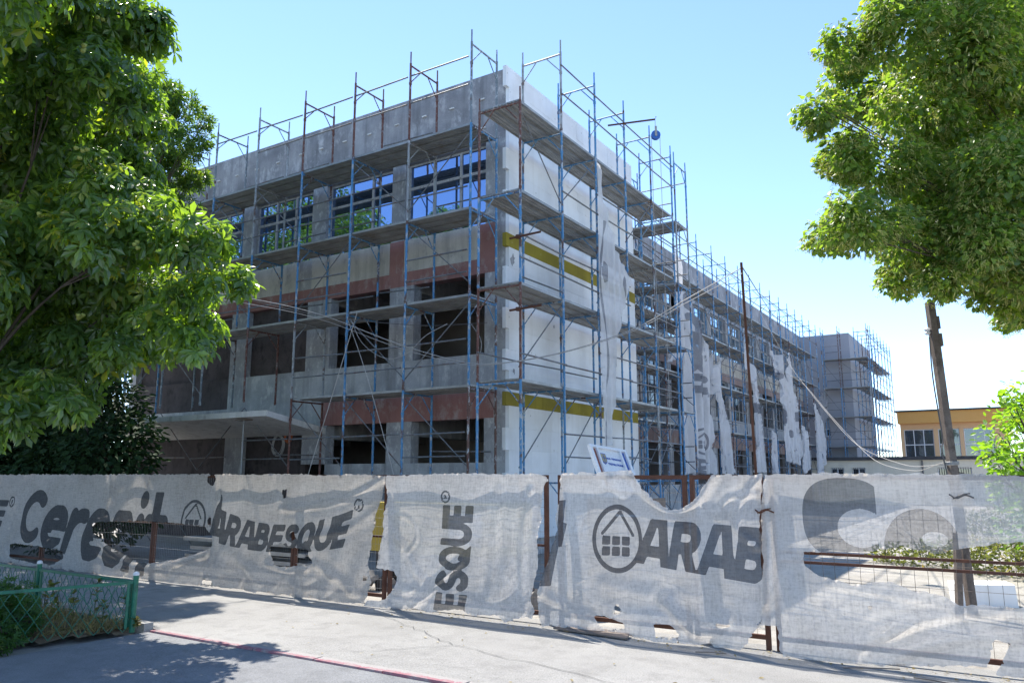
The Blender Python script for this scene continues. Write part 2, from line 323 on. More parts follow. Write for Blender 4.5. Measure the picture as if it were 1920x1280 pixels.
LINDEN= [(-1.16, 8.96, 6.61, 0.28), (-1.47, 9.17, 6.03, 0.28), (-1.2, 10.78, 6.99, 0.5), (-0.53, 9.02, 6.64, 0.46), (-0.04, 9.34, 6.52, 0.6), (0.55, 11.36, 7.5, 0.7), (-0.53, 9.7, 6.11, 0.55), (0.11, 10.82, 6.34, 0.69), (-1.35, 9.72, 5.64, 0.32), (-0.96, 9.6, 5.44, 0.5), (-0.46, 11.77, 5.95, 0.67), (0.23, 9.93, 5.1, 0.63), (-1.57, 9.41, 4.58, 0.25), (-1.13, 9.1, 4.55, 0.43), (-0.71, 10.58, 4.82, 0.54), (-0.09, 9.96, 4.42, 0.55), (0.36, 10.47, 4.35, 0.59), (-0.89, 10.79, 4.31, 0.33), (-0.39, 9.9, 4.01, 0.32), (0.12, 10.89, 3.96, 0.35), (0.22, 11.94, 3.87, 0.24), (-0.54, 9.18, 7.39, 0.41), (0.04, 9.43, 7.46, 0.6), (0.57, 10.25, 7.74, 0.63), (1.15, 12.14, 7.39, 0.93), (1.07, 11.66, 5.72, 0.96), (0.8, 10.41, 4.2, 0.69)]
MAPLE= [(-15.61, 9.64, 10.31, 0.54), (-14.92, 9.8, 9.94, 0.45), (-15.72, 9.8, 9.37, 0.69), (-14.58, 9.78, 8.96, 0.5), (-15.19, 10.56, 9.93, 0.26), (-15.96, 10.42, 8.73, 0.62), (-15.67, 10.71, 8.76, 0.42), (-16.0, 10.11, 7.86, 0.65), (-15.84, 10.61, 7.91, 0.42), (-15.41, 9.21, 10.71, 0.35), (-16.04, 9.29, 10.02, 0.68), (-17.03, 9.87, 8.9, 0.84), (-17.23, 9.4, 9.58, 1.06)]
DARK= [[(-22.44, 10.09, 3.61, 1.34), (-22.51, 10.87, 4.26, 1.24), (-23.28, 9.88, 3.06, 1.57), (-22.42, 10.73, 2.51, 1.3), (-21.1, 10.76, 3.04, 1.12)], [(-19.38, 10.25, 3.74, 0.92), (-19.25, 10.69, 3.24, 1.0), (-19.2, 10.29, 2.31, 1.04), (-20.0, 10.13, 3.1, 0.79)], [(-18.15, 10.7, 3.45, 0.71), (-16.95, 10.49, 2.77, 0.55), (-16.97, 9.98, 2.27, 0.84), (-17.45, 9.73, 3.95, 0.72), (-16.58, 10.47, 2.1, 0.43)]]
BUSH= [(-0.02, 17.1, 2.53, 0.42), (0.22, 16.45, 2.87, 0.4), (-0.25, 16.01, 2.21, 0.24), (0.07, 15.85, 2.11, 0.41), (0.62, 17.88, 2.5, 0.81), (-0.18, 16.31, 1.99, 0.25), (0.48, 16.32, 3.18, 0.47), (0.03, 15.76, 1.71, 0.37), (0.38, 15.97, 1.45, 0.55)]
FART= [(0.96, 86.63, 7.7, 1.25), (0.27, 88.6, 7.1, 0.92), (1.83, 87.09, 7.95, 1.5), (3.26, 87.48, 7.66, 1.98)]
WEED= [[(-0.51, 18.01, 0.48, 0.23), (-0.24, 17.9, 0.59, 0.27), (-0.09, 18.88, 0.33, 0.26)], [(-1.45, 19.35, 0.23, 0.24), (-1.73, 19.65, 0.1, 0.19), (-1.2, 20.28, 0.14, 0.22)], [(-0.02, 15.86, 0.39, 0.2), (0.23, 16.7, 0.42, 0.29)], [(-0.97, 26.56, 0.43, 0.41), (-0.29, 26.43, 0.68, 0.46)]]
NET1 = [(-19.7, 1.81), (-14.62, 1.81), (-11.37, 1.81), (-9.37, 1.81), (-7.56, 1.79), (-7.62, 1.5), (-7.68, 1.35), (-7.76, 0.97), (-7.79, 0.6), (-7.73, 0.42), (-7.68, 0.32), (-7.74, 0.15), (-7.78, 0.04), (-8.15, 0.03), (-8.57, 0.03), (-9.25, 0.02), (-9.85, 0.03), (-10.93, 0.04), (-11.8, -0.01), (-12.7, -0.02), (-13.3, -0.01), (-14.16, -0.0), (-15.6, 0.03), (-17.59, 0.01), (-19.26, -0.02)]
HOLES1 = [[(-17.74, 0.38), (-17.46, 0.41), (-16.63, 0.39), (-15.65, 0.36), (-15.6, 0.23), (-15.79, 0.1), (-16.57, 0.07), (-17.26, 0.1), (-17.55, 0.14), (-17.68, 0.26)], [(-14.91, 0.86), (-14.77, 0.92), (-13.43, 0.98), (-12.39, 0.98), (-11.53, 0.96), (-11.26, 0.8), (-11.23, 0.66), (-11.4, 0.57), (-11.85, 0.44), (-12.32, 0.35), (-12.81, 0.28), (-13.17, 0.28), (-13.67, 0.38), (-14.25, 0.54), (-14.74, 0.72)], [(-9.84, 0.74), (-9.6, 0.76), (-9.52, 0.72), (-9.33, 0.71), (-8.96, 0.7), (-8.97, 0.61), (-8.86, 0.51), (-9.03, 0.47), (-9.41, 0.42), (-9.68, 0.44), (-9.81, 0.55)], [(-9.43, 0.93), (-9.32, 0.94), (-9.29, 0.84), (-9.41, 0.81)], [(-9.67, 1.55), (-9.57, 1.57), (-9.56, 1.45), (-9.64, 1.44)], [(-11.57, 1.78), (-11.39, 1.8), (-11.32, 1.72), (-11.43, 1.62), (-11.56, 1.69)], [(-11.49, 1.07), (-11.38, 1.09), (-11.34, 0.99), (-11.44, 0.98)], [(-11.41, 0.05), (-11.28, 0.11), (-11.01, 0.09), (-11.19, 0.03)], [(-7.86, 0.41), (-7.78, 0.4), (-7.79, 0.33), (-7.84, 0.34)]]
NET2 = [(-7.54, 1.79), (-7.04, 1.8), (-6.67, 1.82), (-6.31, 1.81), (-5.92, 1.82), (-5.66, 1.81), (-5.02, 1.82), (-4.91, 1.79), (-4.86, 1.73), (-4.92, 1.72), (-4.98, 1.53), (-4.99, 1.26), (-5.04, 1.04), (-5.02, 0.71), (-5.04, 0.55), (-5.09, 0.35), (-5.09, 0.25), (-5.04, 0.16), (-5.06, 0.09), (-5.19, 0.1), (-5.45, 0.01), (-5.58, 0.08), (-5.93, 0.05), (-6.14, 0.1), (-6.48, 0.06), (-6.63, 0.01), (-6.94, 0.04), (-7.15, -0.0), (-7.58, -0.0), (-7.75, 0.01), (-7.71, 0.08), (-7.45, 0.11), (-7.32, 0.22), (-7.23, 0.42), (-7.3, 0.51), (-7.63, 0.51), (-7.59, 0.65), (-7.57, 0.85), (-7.55, 1.02), (-7.56, 1.25), (-7.51, 1.48), (-7.55, 1.71)]
NET3 = [(-4.72, 1.82), (-4.28, 1.83), (-4.0, 1.84), (-3.77, 1.84), (-3.64, 1.68), (-3.48, 1.51), (-3.29, 1.41), (-3.13, 1.42), (-2.98, 1.55), (-2.8, 1.79), (-2.57, 1.8), (-2.25, 1.8), (-2.26, 1.51), (-2.3, 1.23), (-2.28, 0.7), (-2.29, 0.38), (-2.33, 0.29), (-2.47, 0.08), (-2.53, -0.0), (-2.66, -0.04), (-2.79, -0.02), (-2.85, 0.04), (-3.04, -0.01), (-3.2, 0.01), (-3.44, 0.01), (-3.87, 0.03), (-4.04, 0.02), (-4.24, 0.03), (-4.54, 0.04), (-4.81, 0.04), (-4.9, 0.01), (-4.96, 0.1), (-5.0, 0.3), (-4.95, 0.55), (-4.82, 0.85), (-4.73, 1.15), (-4.77, 1.29), (-4.73, 1.48)]
HOLES3 = [[(-4.22, 0.2), (-4.13, 0.21), (-4.02, 0.18), (-3.86, 0.15), (-3.85, 0.1), (-3.93, 0.06), (-4.09, 0.05), (-4.17, 0.13)], [(-3.48, 0.18), (-3.31, 0.2), (-3.2, 0.09), (-3.21, 0.07), (-3.44, 0.05)], [(-3.96, 0.31), (-3.9, 0.3), (-3.9, 0.25), (-3.95, 0.24)], [(-4.63, 0.98), (-4.58, 0.98), (-4.58, 0.95), (-4.62, 0.94)], [(-2.83, 0.24), (-2.74, 0.25), (-2.63, 0.23), (-2.74, 0.21)]]
NET4 = [(-2.23, 1.81), (-1.36, 1.81), (-0.43, 1.81), (0.12, 1.79), (0.38, 1.79), (0.21, 0.05), (-0.04, 0.06), (-0.25, 0.07), (-0.19, 0.21), (-0.12, 0.35), (-0.17, 0.34), (-0.22, 0.36), (-0.26, 0.37), (-0.3, 0.24), (-0.33, 0.12), (-0.58, 0.1), (-0.87, 0.07), (-1.17, 0.04), (-1.48, 0.01), (-1.73, -0.03), (-1.95, -0.07), (-2.07, -0.01), (-2.13, 0.08), (-2.14, 0.18), (-2.15, 0.29), (-2.24, 0.28), (-2.31, 0.29), (-2.28, 0.87), (-2.28, 1.42)]
HOLES4 = [[(-1.87, 1.03), (-1.35, 1.05), (-1.09, 1.09), (-0.95, 1.12), (-0.85, 1.09), (-0.64, 1.08), (-0.31, 1.15), (0.05, 1.21), (0.28, 1.23), (0.22, 0.65), (-0.25, 0.63), (-0.51, 0.62), (-0.6, 0.68), (-0.82, 0.73), (-1.07, 0.79), (-1.21, 0.77), (-1.4, 0.74), (-1.73, 0.8), (-1.85, 0.9)], [(-1.82, 0.47), (-1.79, 0.48), (-1.79, 0.45), (-1.82, 0.44)], [(-1.28, 0.55), (-1.25, 0.55), (-1.25, 0.52), (-1.28, 0.52)]]
NETA = [(16.46, 9.48), (16.65, 9.13), (16.81, 8.48), (17.15, 7.88), (17.44, 7.4), (18.39, 6.84), (18.09, 6.28), (17.66, 5.64), (17.31, 4.91), (17.21, 4.24), (17.23, 3.46), (16.91, 2.93), (16.94, 2.49), (16.54, 2.44), (16.49, 3.4), (16.5, 5.45), (16.52, 7.44), (16.41, 8.36)]
NETB = [(28.18, 10.85), (28.41, 10.3), (28.72, 9.28), (29.53, 8.35), (30.39, 7.61), (31.07, 6.82), (31.37, 5.96), (31.73, 5.1), (31.44, 4.41), (31.9, 3.78), (31.44, 2.88), (31.99, 1.84), (28.25, 1.84), (28.26, 3.59), (28.38, 4.81), (28.37, 5.84), (28.13, 6.22), (26.63, 5.83), (27.62, 6.77), (28.1, 7.67), (27.82, 8.88), (27.73, 9.71)]
NETC = [(31.42, 6.87), (31.88, 6.24), (33.0, 6.61), (33.41, 6.89), (33.39, 5.71), (33.59, 4.56), (33.91, 3.65), (34.31, 2.73), (34.72, 1.85), (32.9, 1.84), (32.84, 2.92), (32.82, 4.28), (32.47, 5.39), (31.73, 5.1)]
NETD = [(36.83, 8.11), (37.68, 7.83), (38.17, 6.97), (38.98, 6.26), (39.07, 5.2), (39.35, 4.16), (39.58, 2.85), (39.69, 1.93), (37.79, 1.93), (38.43, 3.33), (38.3, 4.62), (38.12, 6.17), (37.06, 6.84)]
NETE = [(42.09, 8.43), (43.38, 8.16), (44.7, 7.72), (45.23, 6.87), (45.72, 7.84), (46.35, 8.86), (46.69, 7.64), (47.31, 6.44), (47.85, 4.91), (48.17, 3.04), (47.57, 2.35), (44.42, 2.52), (44.27, 4.41), (43.95, 5.56), (43.5, 6.11), (42.94, 7.23)]
NETF = [(48.65, 4.79), (50.18, 4.06), (50.2, 3.09), (49.28, 1.96), (48.12, 1.86)]
NETG = [(52.74, 6.39), (53.87, 5.78), (55.03, 7.29), (56.37, 6.49), (55.69, 5.0), (55.56, 3.56), (53.76, 1.8), (52.3, 1.87), (52.59, 3.82)]
NETH = [(41.63, 4.27), (42.39, 3.75), (42.54, 1.94), (41.11, 1.85)]
# ------------------------------------------------------------------ ground, pavement, path, kerb
def grid_sheet(name, x0, x1, y0, y1, z, m, step=1.0, amp=.0, sd=0):
    nx = max(2, int((x1-x0)/step)+1); ny = max(2, int((y1-y0)/step)+1)
    X, Y = np.meshgrid(np.linspace(x0, x1, nx), np.linspace(y0, y1, ny)); Z = z + amp*vnoise(X*.5, Y*.5, sd)
    i = np.arange(ny-1)[:, None]*nx + np.arange(nx-1)[None]; F = np.stack([i, i+1, i+nx+1, i+nx], -1).reshape(-1, 4)
    o = place(name, mesh_np(name, np.stack([X, Y, Z], -1).reshape(-1, 3), F, m, True)); return tag(o, kind='structure')
grid_sheet('ground', -900, 900, -900, 900, -.06, M['yard'], 100)
grid_sheet('yard', -40, 14, 8.9, 75, -.022, M['yard'], .5, .03, 3)
pv = grid_sheet('pavement', -60, 30, 5.90, 8.9, 0, M['pave'], .25, .012, 4)
grid_sheet('path', -8.7, 30, -20, 5.76, -.004, M['path'], .25, .012, 5)
crk = MB()
def ribbon(mb, pts, wd, z=.012):
    P = [Vector((x, y, z)) for x, y in pts]; vs = []
    for i, p in enumerate(P):
        t = (P[min(i+1, len(P)-1)]-P[max(0, i-1)]).normalized(); n = Vector((-t.y, t.x, 0))*wd*(.5+.6*random.random()); vs += [p-n, p+n]
    mb.add(vs, [(2*i, 2*i+1, 2*i+3, 2*i+2) for i in range(len(P)-1)])
for a, b, nn in (((-7.0,8.0),(-5.2,7.05),14), ((-5.2,7.05),(-2.2,6.35),18), ((-5.2,7.05),(-5.9,6.2),8), ((-10.3,7.6),(-8.6,7.9),10), ((-1.4,7.6),(-.2,6.1),12), ((-12.6,6.6),(-10.6,6.9),10)):
    ribbon(crk, [(a[0]+(b[0]-a[0])*i/nn+random.uniform(-.03,.03), a[1]+(b[1]-a[1])*i/nn+random.uniform(-.04,.04)) for i in range(nn+1)], .005)
crk.build('crack', M['crack'], pv)
kb = bpy.data.objects.new('kerb', None); link(kb); W['kerb'] = Vector((-8.7, 5.83, 0)); kb.location = W['kerb']; kb['kind'] = 'structure'
for i in range(14):
    x = -8.66 + i*.9 if i < 11 else -8.66+i*.9
    m_ = MB(); m_.box(x, x+.885, 5.765+random.uniform(-.004,.004), 5.895, -.08, .016+random.uniform(-.005,.005))
    o = m_.build('kerbstone', M['pink'], kb); tag(o, 'kerbstone with worn pink paint' if i < 7 else None)
kb2 = bpy.data.objects.new('bed_kerb', None); link(kb2); W['bed_kerb'] = Vector((-14, 5.83, 0)); kb2.location = W['bed_kerb']; kb2['kind'] = 'structure'
for i in range(12):
    x = -8.80 - i*.9; MB().box(x-.885, x, 5.78, 5.90, -.08, .075+random.uniform(-.008,.008)).build('kerbstone', M['kerb'], kb2)
# ------------------------------------------------------------------ school building
B = thing('school_building', (-14, 18, 0), 'three storey concrete school under renovation, stripped to bare walls with white foam on one end', 'building')
YF = 14.8; XS = -9.55
def wbox(name, mk, x0, x1, y0, y1, z0, z1): return MB().box(x0, x1, y0, y1, z0, z1).build(name, M[mk], B)
# long street face of the head block (normal -Y)
wbox('parapet', 'parapet', -24, XS, YF, YF+.3, 9.82, 11.61)
top = [(-10.13,XS),(-13.11,-12.67),(-16.08,-15.53),(-19.1,-18.55),(-22.1,-21.55)]
low = [(-10.14,XS),(-13.1,-12.3),(-16.1,-15.2),(-19.3,-18.55)]
for a, b in top: wbox('column', 'concrete2', a, b, YF+.002, YF+.3, 7.75, 9.82)
for a, b in low:
    wbox('column', 'concrete2', a, b, YF+.002, YF+.3, 4.60, 6.53)
    wbox('column', 'concrete2', a, b, YF+.002, YF+.3, 2.08 if a > -16.2 else 0, 3.09)
wbox('red_band', 'red', -24, XS-.3, YF, YF+.3, 6.53, 6.90); wbox('corner_pier', 'concrete2', XS-.3, XS, YF-.003, YF+.3, 6.53, 7.75)
ed = [(-9.85,-10.33,'red'),(-10.33,-12.65,'beige'),(-12.65,-13.14,'red'),(-13.14,-16.0,'beige'),(-16.0,-16.5,'concrete'),(-16.5,-24,'beige')]
for a, b, mk in ed: wbox('spandrel', mk, b, a, YF, YF+.3, 6.90, 7.75)
wbox('red_band', 'red', -15.4, XS-.32, YF, YF+.3, 3.09, 3.70); wbox('corner_pier', 'concrete2', XS-.32, XS, YF-.003, YF+.3, 3.09, 3.70)
wbox('lintel', 'concrete', -24, -15.4, YF, YF+.3, 3.09, 3.70)
wbox('spandrel', 'concrete', -19.3, XS, YF, YF+.3, 3.70, 4.60); wbox('spandrel', 'infill_and_shade', -24, -19.3, YF, YF+.3, 3.70, 4.60)  # left spandrel: dark infill colour paints in the shadow there
wbox('base_wall', 'concrete', -15.2, XS, YF, YF+.3, -.1, 2.08)
wbox('infill_panel', 'infill_and_shade', -18.55, -16.1, YF+.16, YF+.28, 4.60, 6.53)
wbox('infill_panel', 'infill_and_shade', -18.55, -16.1, YF+.16, YF+.28, 0, 3.09)
wbox('infill_panel', 'infill_and_shade', -24, -19.3, YF+.2, YF+.28, 0, 3.09)
wbox('infill_panel', 'infill_and_shade', -24, -19.3, YF+.2, YF+.28, 4.6, 6.53)
# weathered patch edges on the columns: lighter plaster remains
# inside: slabs, beams, rear wall
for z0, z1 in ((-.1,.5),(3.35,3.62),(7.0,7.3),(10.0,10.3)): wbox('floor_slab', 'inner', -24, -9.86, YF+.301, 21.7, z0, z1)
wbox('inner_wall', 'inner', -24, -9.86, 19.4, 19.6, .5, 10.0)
for xx in (-12.7, -15.65, -18.9):
    for z0, z1 in ((2.75,3.349),(6.45,6.999)): wbox('ceiling_beam', 'concrete', xx-.18, xx+.18, YF+.31, 19.39, z0, z1)
wbox('rear_wall', 'concrete2', -24, -9.86, 21.75, 22.08, 0, 11.6)
wbox('gable_wall', 'concrete2', XS-.3, XS, YF+.301, 22.1, -.1, 11.60)
wbox('gable_wall', 'concrete2', -24.3, -24.001, YF, 22.08, -.1, 11.60)
clip = MB().box(-.07, .07, -.035, 0, -.018, .018).mesh('wall_clip', M['white_plaster'])
for i in range(15):
    for z in (10.22, 10.98):
        place('wall_clip', clip, B, (-10.25-i*.92+random.uniform(-.06,.06), YF-.001, z+random.uniform(-.03,.03)))
# windows: frame + panes, as one part with sub-parts
def window(x0, x1, z0, z1, nx, ztr, plane, along, parent, fm='frame', gm='glass', depth=.14, openp=()):
    """along 'x': face looks to -Y at y=plane;  'y': face looks to +X at x=plane"""
    def bx(mb, a, b, d0, d1, c, e):
        if along == 'x': mb.box(a, b, plane+d0, plane+d1, c, e)
        else: mb.box(plane-d1, plane-d0, a, b, c, e)
    f = MB(); t = .055
    bx(f, x0, x1, depth, depth+.08, z0, z0+t); bx(f, x0, x1, depth, depth+.08, z1-t, z1)
    bx(f, x0, x0+t, depth, depth+.08, z0+t, z1-t); bx(f, x1-t, x1, depth, depth+.08, z0+t, z1-t)
    wd = (x1-x0)/nx
    for i in range(1, nx): bx(f, x0+i*wd-.032, x0+i*wd+.032, depth-.004, depth+.076, z0+t, z1-t)
    if ztr:
        for i in range(nx): bx(f, x0+i*wd+(t if i == 0 else .032), x0+(i+1)*wd-(t if i == nx-1 else .032), depth-.002, depth+.074, ztr-.036, ztr+.036)
    wn = f.build('window', M[fm], parent)
    zz = [(z0+t, ztr-.036), (ztr+.036, z1-t)] if ztr else [(z0+t, z1-t)]
    for i in range(nx):
        for j, (c, e) in enumerate(zz):
            if (i, j) in openp: continue
            g = MB(); bx(g, x0+i*wd+(t if i == 0 else .032)+.002, x0+(i+1)*wd-(t if i == nx-1 else .032)-.002, depth+.03, depth+.045, c+.002, e-.002); g.build('pane', M[gm], wn)
    return wn
for (a, b), (c, d) in zip(top[:-1], top[1:]): window(d+.01, a-.01, 7.755, 9.815, 3, 9.16, YF, 'x', B)
# long wing (normal +X) and the far block beyond it
XL = -12.0
wbox('parapet', 'parapet', XL-.3, XL, 22.1, 57.9, 9.82, 11.66)
wbox('spandrel', 'beige', XL-.3, XL, 22.1, 57.9, 6.95, 7.75); wbox('pink_band', 'pinkish', XL-.3, XL, 22.1, 57.9, 6.53, 6.95)
wbox('spandrel', 'concrete', XL-.3, XL, 22.1, 57.9, 3.70, 4.60); wbox('pink_band', 'pinkish', XL-.3, XL, 22.1, 57.9, 3.09, 3.70)
wbox('base_wall', 'concrete', XL-.3, XL, 22.1, 57.9, -.1, 1.4)
ys = [22.1+i*2.98 for i in range(13)]
for i, y in enumerate(ys):
    y1 = min(y+.55, 57.9)
    for z0, z1, e in ((7.75,9.82,0),(4.60,6.53,.2),(1.4,3.09,.2)): wbox('column', 'concrete2', XL-.3, XL-.002, y, min(y1+e, 57.9), z0, z1)
for i in range(12):
    y0, y1 = ys[i]+.56, ys[i+1]-.01
    window(y0, y1, 7.755, 9.815, 3, 9.16, XL, 'y', B, gm='glass3', openp=[(1, 1)] if i % 4 == 3 else ())
    if i in (0, 2, 5, 6, 9): window(y0+.2, y1, 4.605, 6.525, 3, 5.9, XL, 'y', B, gm='glass2')
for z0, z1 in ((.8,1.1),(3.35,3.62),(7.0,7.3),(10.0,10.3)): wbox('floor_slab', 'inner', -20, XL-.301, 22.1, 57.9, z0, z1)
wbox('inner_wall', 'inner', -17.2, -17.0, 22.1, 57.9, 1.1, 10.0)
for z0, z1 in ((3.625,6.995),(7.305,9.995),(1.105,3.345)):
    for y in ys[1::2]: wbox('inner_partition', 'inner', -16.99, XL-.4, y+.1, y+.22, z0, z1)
wbox('far_block_wall', 'greyrender', -13.5, -8.75, 58.0, 58.3, -.1, 4.45)
wbox('far_block_wall', 'greyrender', -13.5, -11.0, 58.0, 58.3, 4.45, 5.0); wbox('far_block_wall', 'greyrender', -10.35, -8.75, 58.0, 58.3, 4.45, 5.0)
wbox('far_block_wall', 'greyrender', -13.5, -8.75, 58.0, 58.3, 5.0, 11.64)
wbox('far_block_wall', 'greyrender', -9.05, -8.75, 58.301, 67.7, -.1, 11.64)
wbox('far_block_wall', 'greyrender', -13.5, -9.06, 67.4, 67.7, -.1, 11.60); wbox('roof_slab', 'greyrender', -13.5, -9.06, 58.31, 67.39, 10.6, 10.9)
window(-11.0, -10.35, 4.46, 4.99, 2, None, 58.0, 'x', B, 'framew', 'glass2')
# white foam boards with two yellow wool rows on the gable (teeth at the corner)
rows = [(.35+.5*i, .85+.5*i, 0) for i in range(6)] + [(3.35, 3.66, 1)] + [(3.66+.4871*i, 3.66+.4871*(i+1), 0) for i in range(7)] + [(7.07, 7.39, 1)] + [(7.39+.5275*i, 7.39+.5275*(i+1), 0) for i in range(8)]
for k, (z0, z1, yl) in enumerate(rows):
    tooth = yl or k % 2 == 0
    y = 14.655 if tooth else 14.79; first = True
    while y < 22.08:
        ln = 1.0 if (not first or k % 2) else .5+.15; y1 = min(y+ln, 22.1)
        if 22.1-y1 < .2: y1 = 22.1
        jx = random.uniform(-.003, .003)
        MB().box(XS+.002, XS+(.108 if yl else .10)+jx, y+.0012, y1-.0012, z0+.0012, z1-.0012).build('wool_board' if yl else 'foam_board', M['wool' if yl else 'foam'], B)
        y = y1; first = False
# grey adhesive smears left on the foam near the corner
for k, (yc, zc, sz) in enumerate(((14.95,6.78,.16),(15.0,4.15,.08),(15.3,8.9,.07),(18.7,8.15,.06),(16.9,5.5,.06))):
    n_ = 13; pl = [(yc+sz*random.uniform(.35,1.1)*.7*math.cos(2*math.pi*i/n_), zc+sz*random.uniform(.35,1.1)*math.sin(2*math.pi*i/n_)) for i in range(n_)]
    MB().prism(pl, 0, XS+.106, XS+.110).build('adhesive_smear', M['concrete'], B)
# entrance canopy: slab tipping down to the wall
c = MB(); c.add([(-24.2,12.8,3.22),(-15.2,12.8,3.22),(-15.2,14.79,2.86),(-24.2,14.79,2.86),(-24.2,12.8,3.36),(-15.2,12.8,3.36),(-15.2,14.79,3.02),(-24.2,14.79,3.02)],
    [(0,3,2,1),(4,5,6,7),(0,1,5,4),(1,2,6,5),(2,3,7,6),(3,0,4,7)]); c.build('entrance_canopy', M['white_plaster'], B)
# ------------------------------------------------------------------ scaffolds
TR = .028
def frame_mesh(name, across, h=2.0, spig=.3, mk='scaf'):
    a = Vector(across); m_ = MB()
    for k in (0, 1):
        p = a*k; m_.tube([p, p+Vector((0,0,h))], TR, 8); m_.tube([p+Vector((0,0,h)), p+Vector((0,0,h+spig))], .018, 6)
        m_.lathe(p, [(.034,.02),(.034,.07)], 8); m_.lathe(p, [(.037,h-.56),(.037,h-.50)], 8); m_.lathe(p, [(.033,1.0),(.033,1.04)], 8)
    z = h-.06; m_.tube([(0,0,z), a+Vector((0,0,z))], .022, 6)
    m_.tube([Vector((0,0,h-.52)), Vector((0,0,h-.46))+a*.04, a*.36+Vector((0,0,z-.02))], .014, 5); m_.tube([a+Vector((0,0,h-.52)), a*.96+Vector((0,0,h-.46)), a*.64+Vector((0,0,z-.02))], .014, 5)
    return m_.mesh(name, M[mk], (0,0,0), True)
def plank_mesh(name, ln, along):
    """ribbed steel deck plank .32 wide, underside with three ribs"""
    m_ = MB(); pr = [(-.16,-.055),(-.15,-.055),(-.15,-.02),(-.11,-.02),(-.10,-.035),(-.06,-.035),(-.05,-.02),(-.02,-.02),(-.01,-.035),(.03,-.035),(.04,-.02),(.07,-.02),(.08,-.035),(.12,-.035),(.13,-.02),(.15,-.02),(.15,-.055),(.16,-.055),(.16,0),(-.16,0)]
    m_.prism(pr, 0 if along == 'x' else 1, 0, ln); return m_.mesh(name, M['galv'])
def scaffold(name, label, along, pos, outer, inner, lifts, decks, railz=(.5,1.0), skip=lambda i, z: False, deckskip=lambda i, z: False, group=None, seed=0, rusty=lambda i, z: False, railprob=.8, innerrail=.35, sides=1):
    rd = random.Random(seed)
    P = lambda s, w_, z: (s, w_, z) if along == 'x' else (w_, s, z)
    t = thing(name, P(sum(pos)/len(pos), (outer+inner)/2, 0), label, 'scaffold', group)
    fm = frame_mesh('frame', P(0, inner-outer, 0)); fr = frame_mesh('frame', P(0, inner-outer, 0), mk='scafr'); pms = {}
    for i, s in enumerate(pos):
        for z in lifts:
            if not skip(i, z): place('frame', fr if rusty(i, z) else fm, t, P(s, outer, z))
    d = 1 if inner > outer else -1
    def tubepart(nm, a, b, r=.019, mk='rail'): MB().tube([a, b], r, 6).build(nm, M[mk], t)
    for i in range(len(pos)-1):
        s0, s1 = pos[i], pos[i+1]; ln = abs(s1-s0)-.012
        key = round(ln, 2)
        if key not in pms: pms[key] = plank_mesh('deck_plank', ln, along)
        for z in lifts:
            if z+2 > lifts[-1]+2.1: continue
            dz = z+2.0
            if dz in decks and not deckskip(i, dz):
                for k in range(3): place('deck_plank', pms[key], t, P(min(s0, s1)+.006, outer+d*(.19+.335*k), dz+.025+rd.uniform(-.004,.004)))
            up = dz in decks and not deckskip(i, dz)
            if up or z == lifts[0]:
                for rz in railz:
                    rz = rz if dz < 9.6 else (.92 if rz < .8 else 1.62)
                    if not skip(i, dz) and rd.random() < (railprob if dz < 9.6 else .93): tubepart('guard_rail', P(s0-.06, outer-d*.035, dz+rz+rd.uniform(-.02,.02)), P(s1+.06, outer-d*.035, dz+rz+rd.uniform(-.02,.02)))
                if rd.random() < innerrail: tubepart('guard_rail', P(s0-.1, inner-d*.04, dz+.62), P(s1+.1, inner-d*.04, dz+.62+rd.uniform(-.05,.05)))
            if rd.random() < .72 and z < 9.6:
                fl = rd.random() < .75
                a, b = (s0, s1) if fl else (s1, s0)
                tubepart('brace', P(a, outer+d*.04, z+.25), P(b, outer+d*.04, z+1.85), .014)
    return t
L0 = [-.31, 1.69, 3.69, 5.69, 7.69, 9.69]
DK = [round(v, 2) for v in (1.69, 3.69, 5.69, 7.69, 9.69)]
_r = [round(v, 2) for v in L0]; L0 = _r
def isin(z): return round(z, 2)
class Near(list):
    def __contains__(s, v): return any(abs(v-u) < .05 for u in s)
DKN = Near([3.69, 5.69, 7.69, 9.69])
px = [-9.64-1.82*i for i in range(9)]
scaffold('facade_scaffold', 'blue tube scaffold along the shaded street face of the school above the canopy', 'x', px, 13.48, 14.53, L0, DKN,
         skip=lambda i, z: i >= 4 and z < 3, deckskip=lambda i, z: z < 4 and i >= 3, group='scaffolds round the school', seed=3, rusty=lambda i, z: (z > 9 and i in (1,2,3)) or (z < 3 and i == 3) or (i == 4 and 3 < z < 5), railprob=.85, innerrail=.6)
py = [13.14, 14.97, 16.76, 18.56, 20.4, 22.1]
scaffold('gable_scaffold', 'blue and rusty scaffold in front of the white foam gable at the near corner', 'y', py, -8.12, -9.17, L0, DKN,
         skip=lambda i, z: i == 0 and z > 9, group='scaffolds round the school', seed=5, rusty=lambda i, z: i == 0 and (z > 7 or 3 < z < 5), railprob=.6, innerrail=.25)
scaffold('return_scaffold', 'dense scaffold tucked behind the white gable in the inner corner', 'x', [-8.2, -9.9, -11.4], 23.65, 22.6, L0, Near([3.69, 5.69, 7.69, 9.69]), group='scaffolds round the school', seed=8, railprob=1, innerrail=.8)
yl = [23.2+2.03*i for i in range(17)]
scaffold('wing_scaffold', 'long blue scaffold running down the receding wing with torn nets on it', 'y', yl, -10.5, -11.55, L0, DKN, group='scaffolds round the school', seed=11, railprob=.9, innerrail=.5)
scaffold('far_front_scaffold', 'distant blue scaffold across the front of the grey far block', 'x', [-7.45, -9.3, -10.4], 56.85, 57.75, L0, DKN, group='scaffolds round the school', seed=12, railprob=.9)
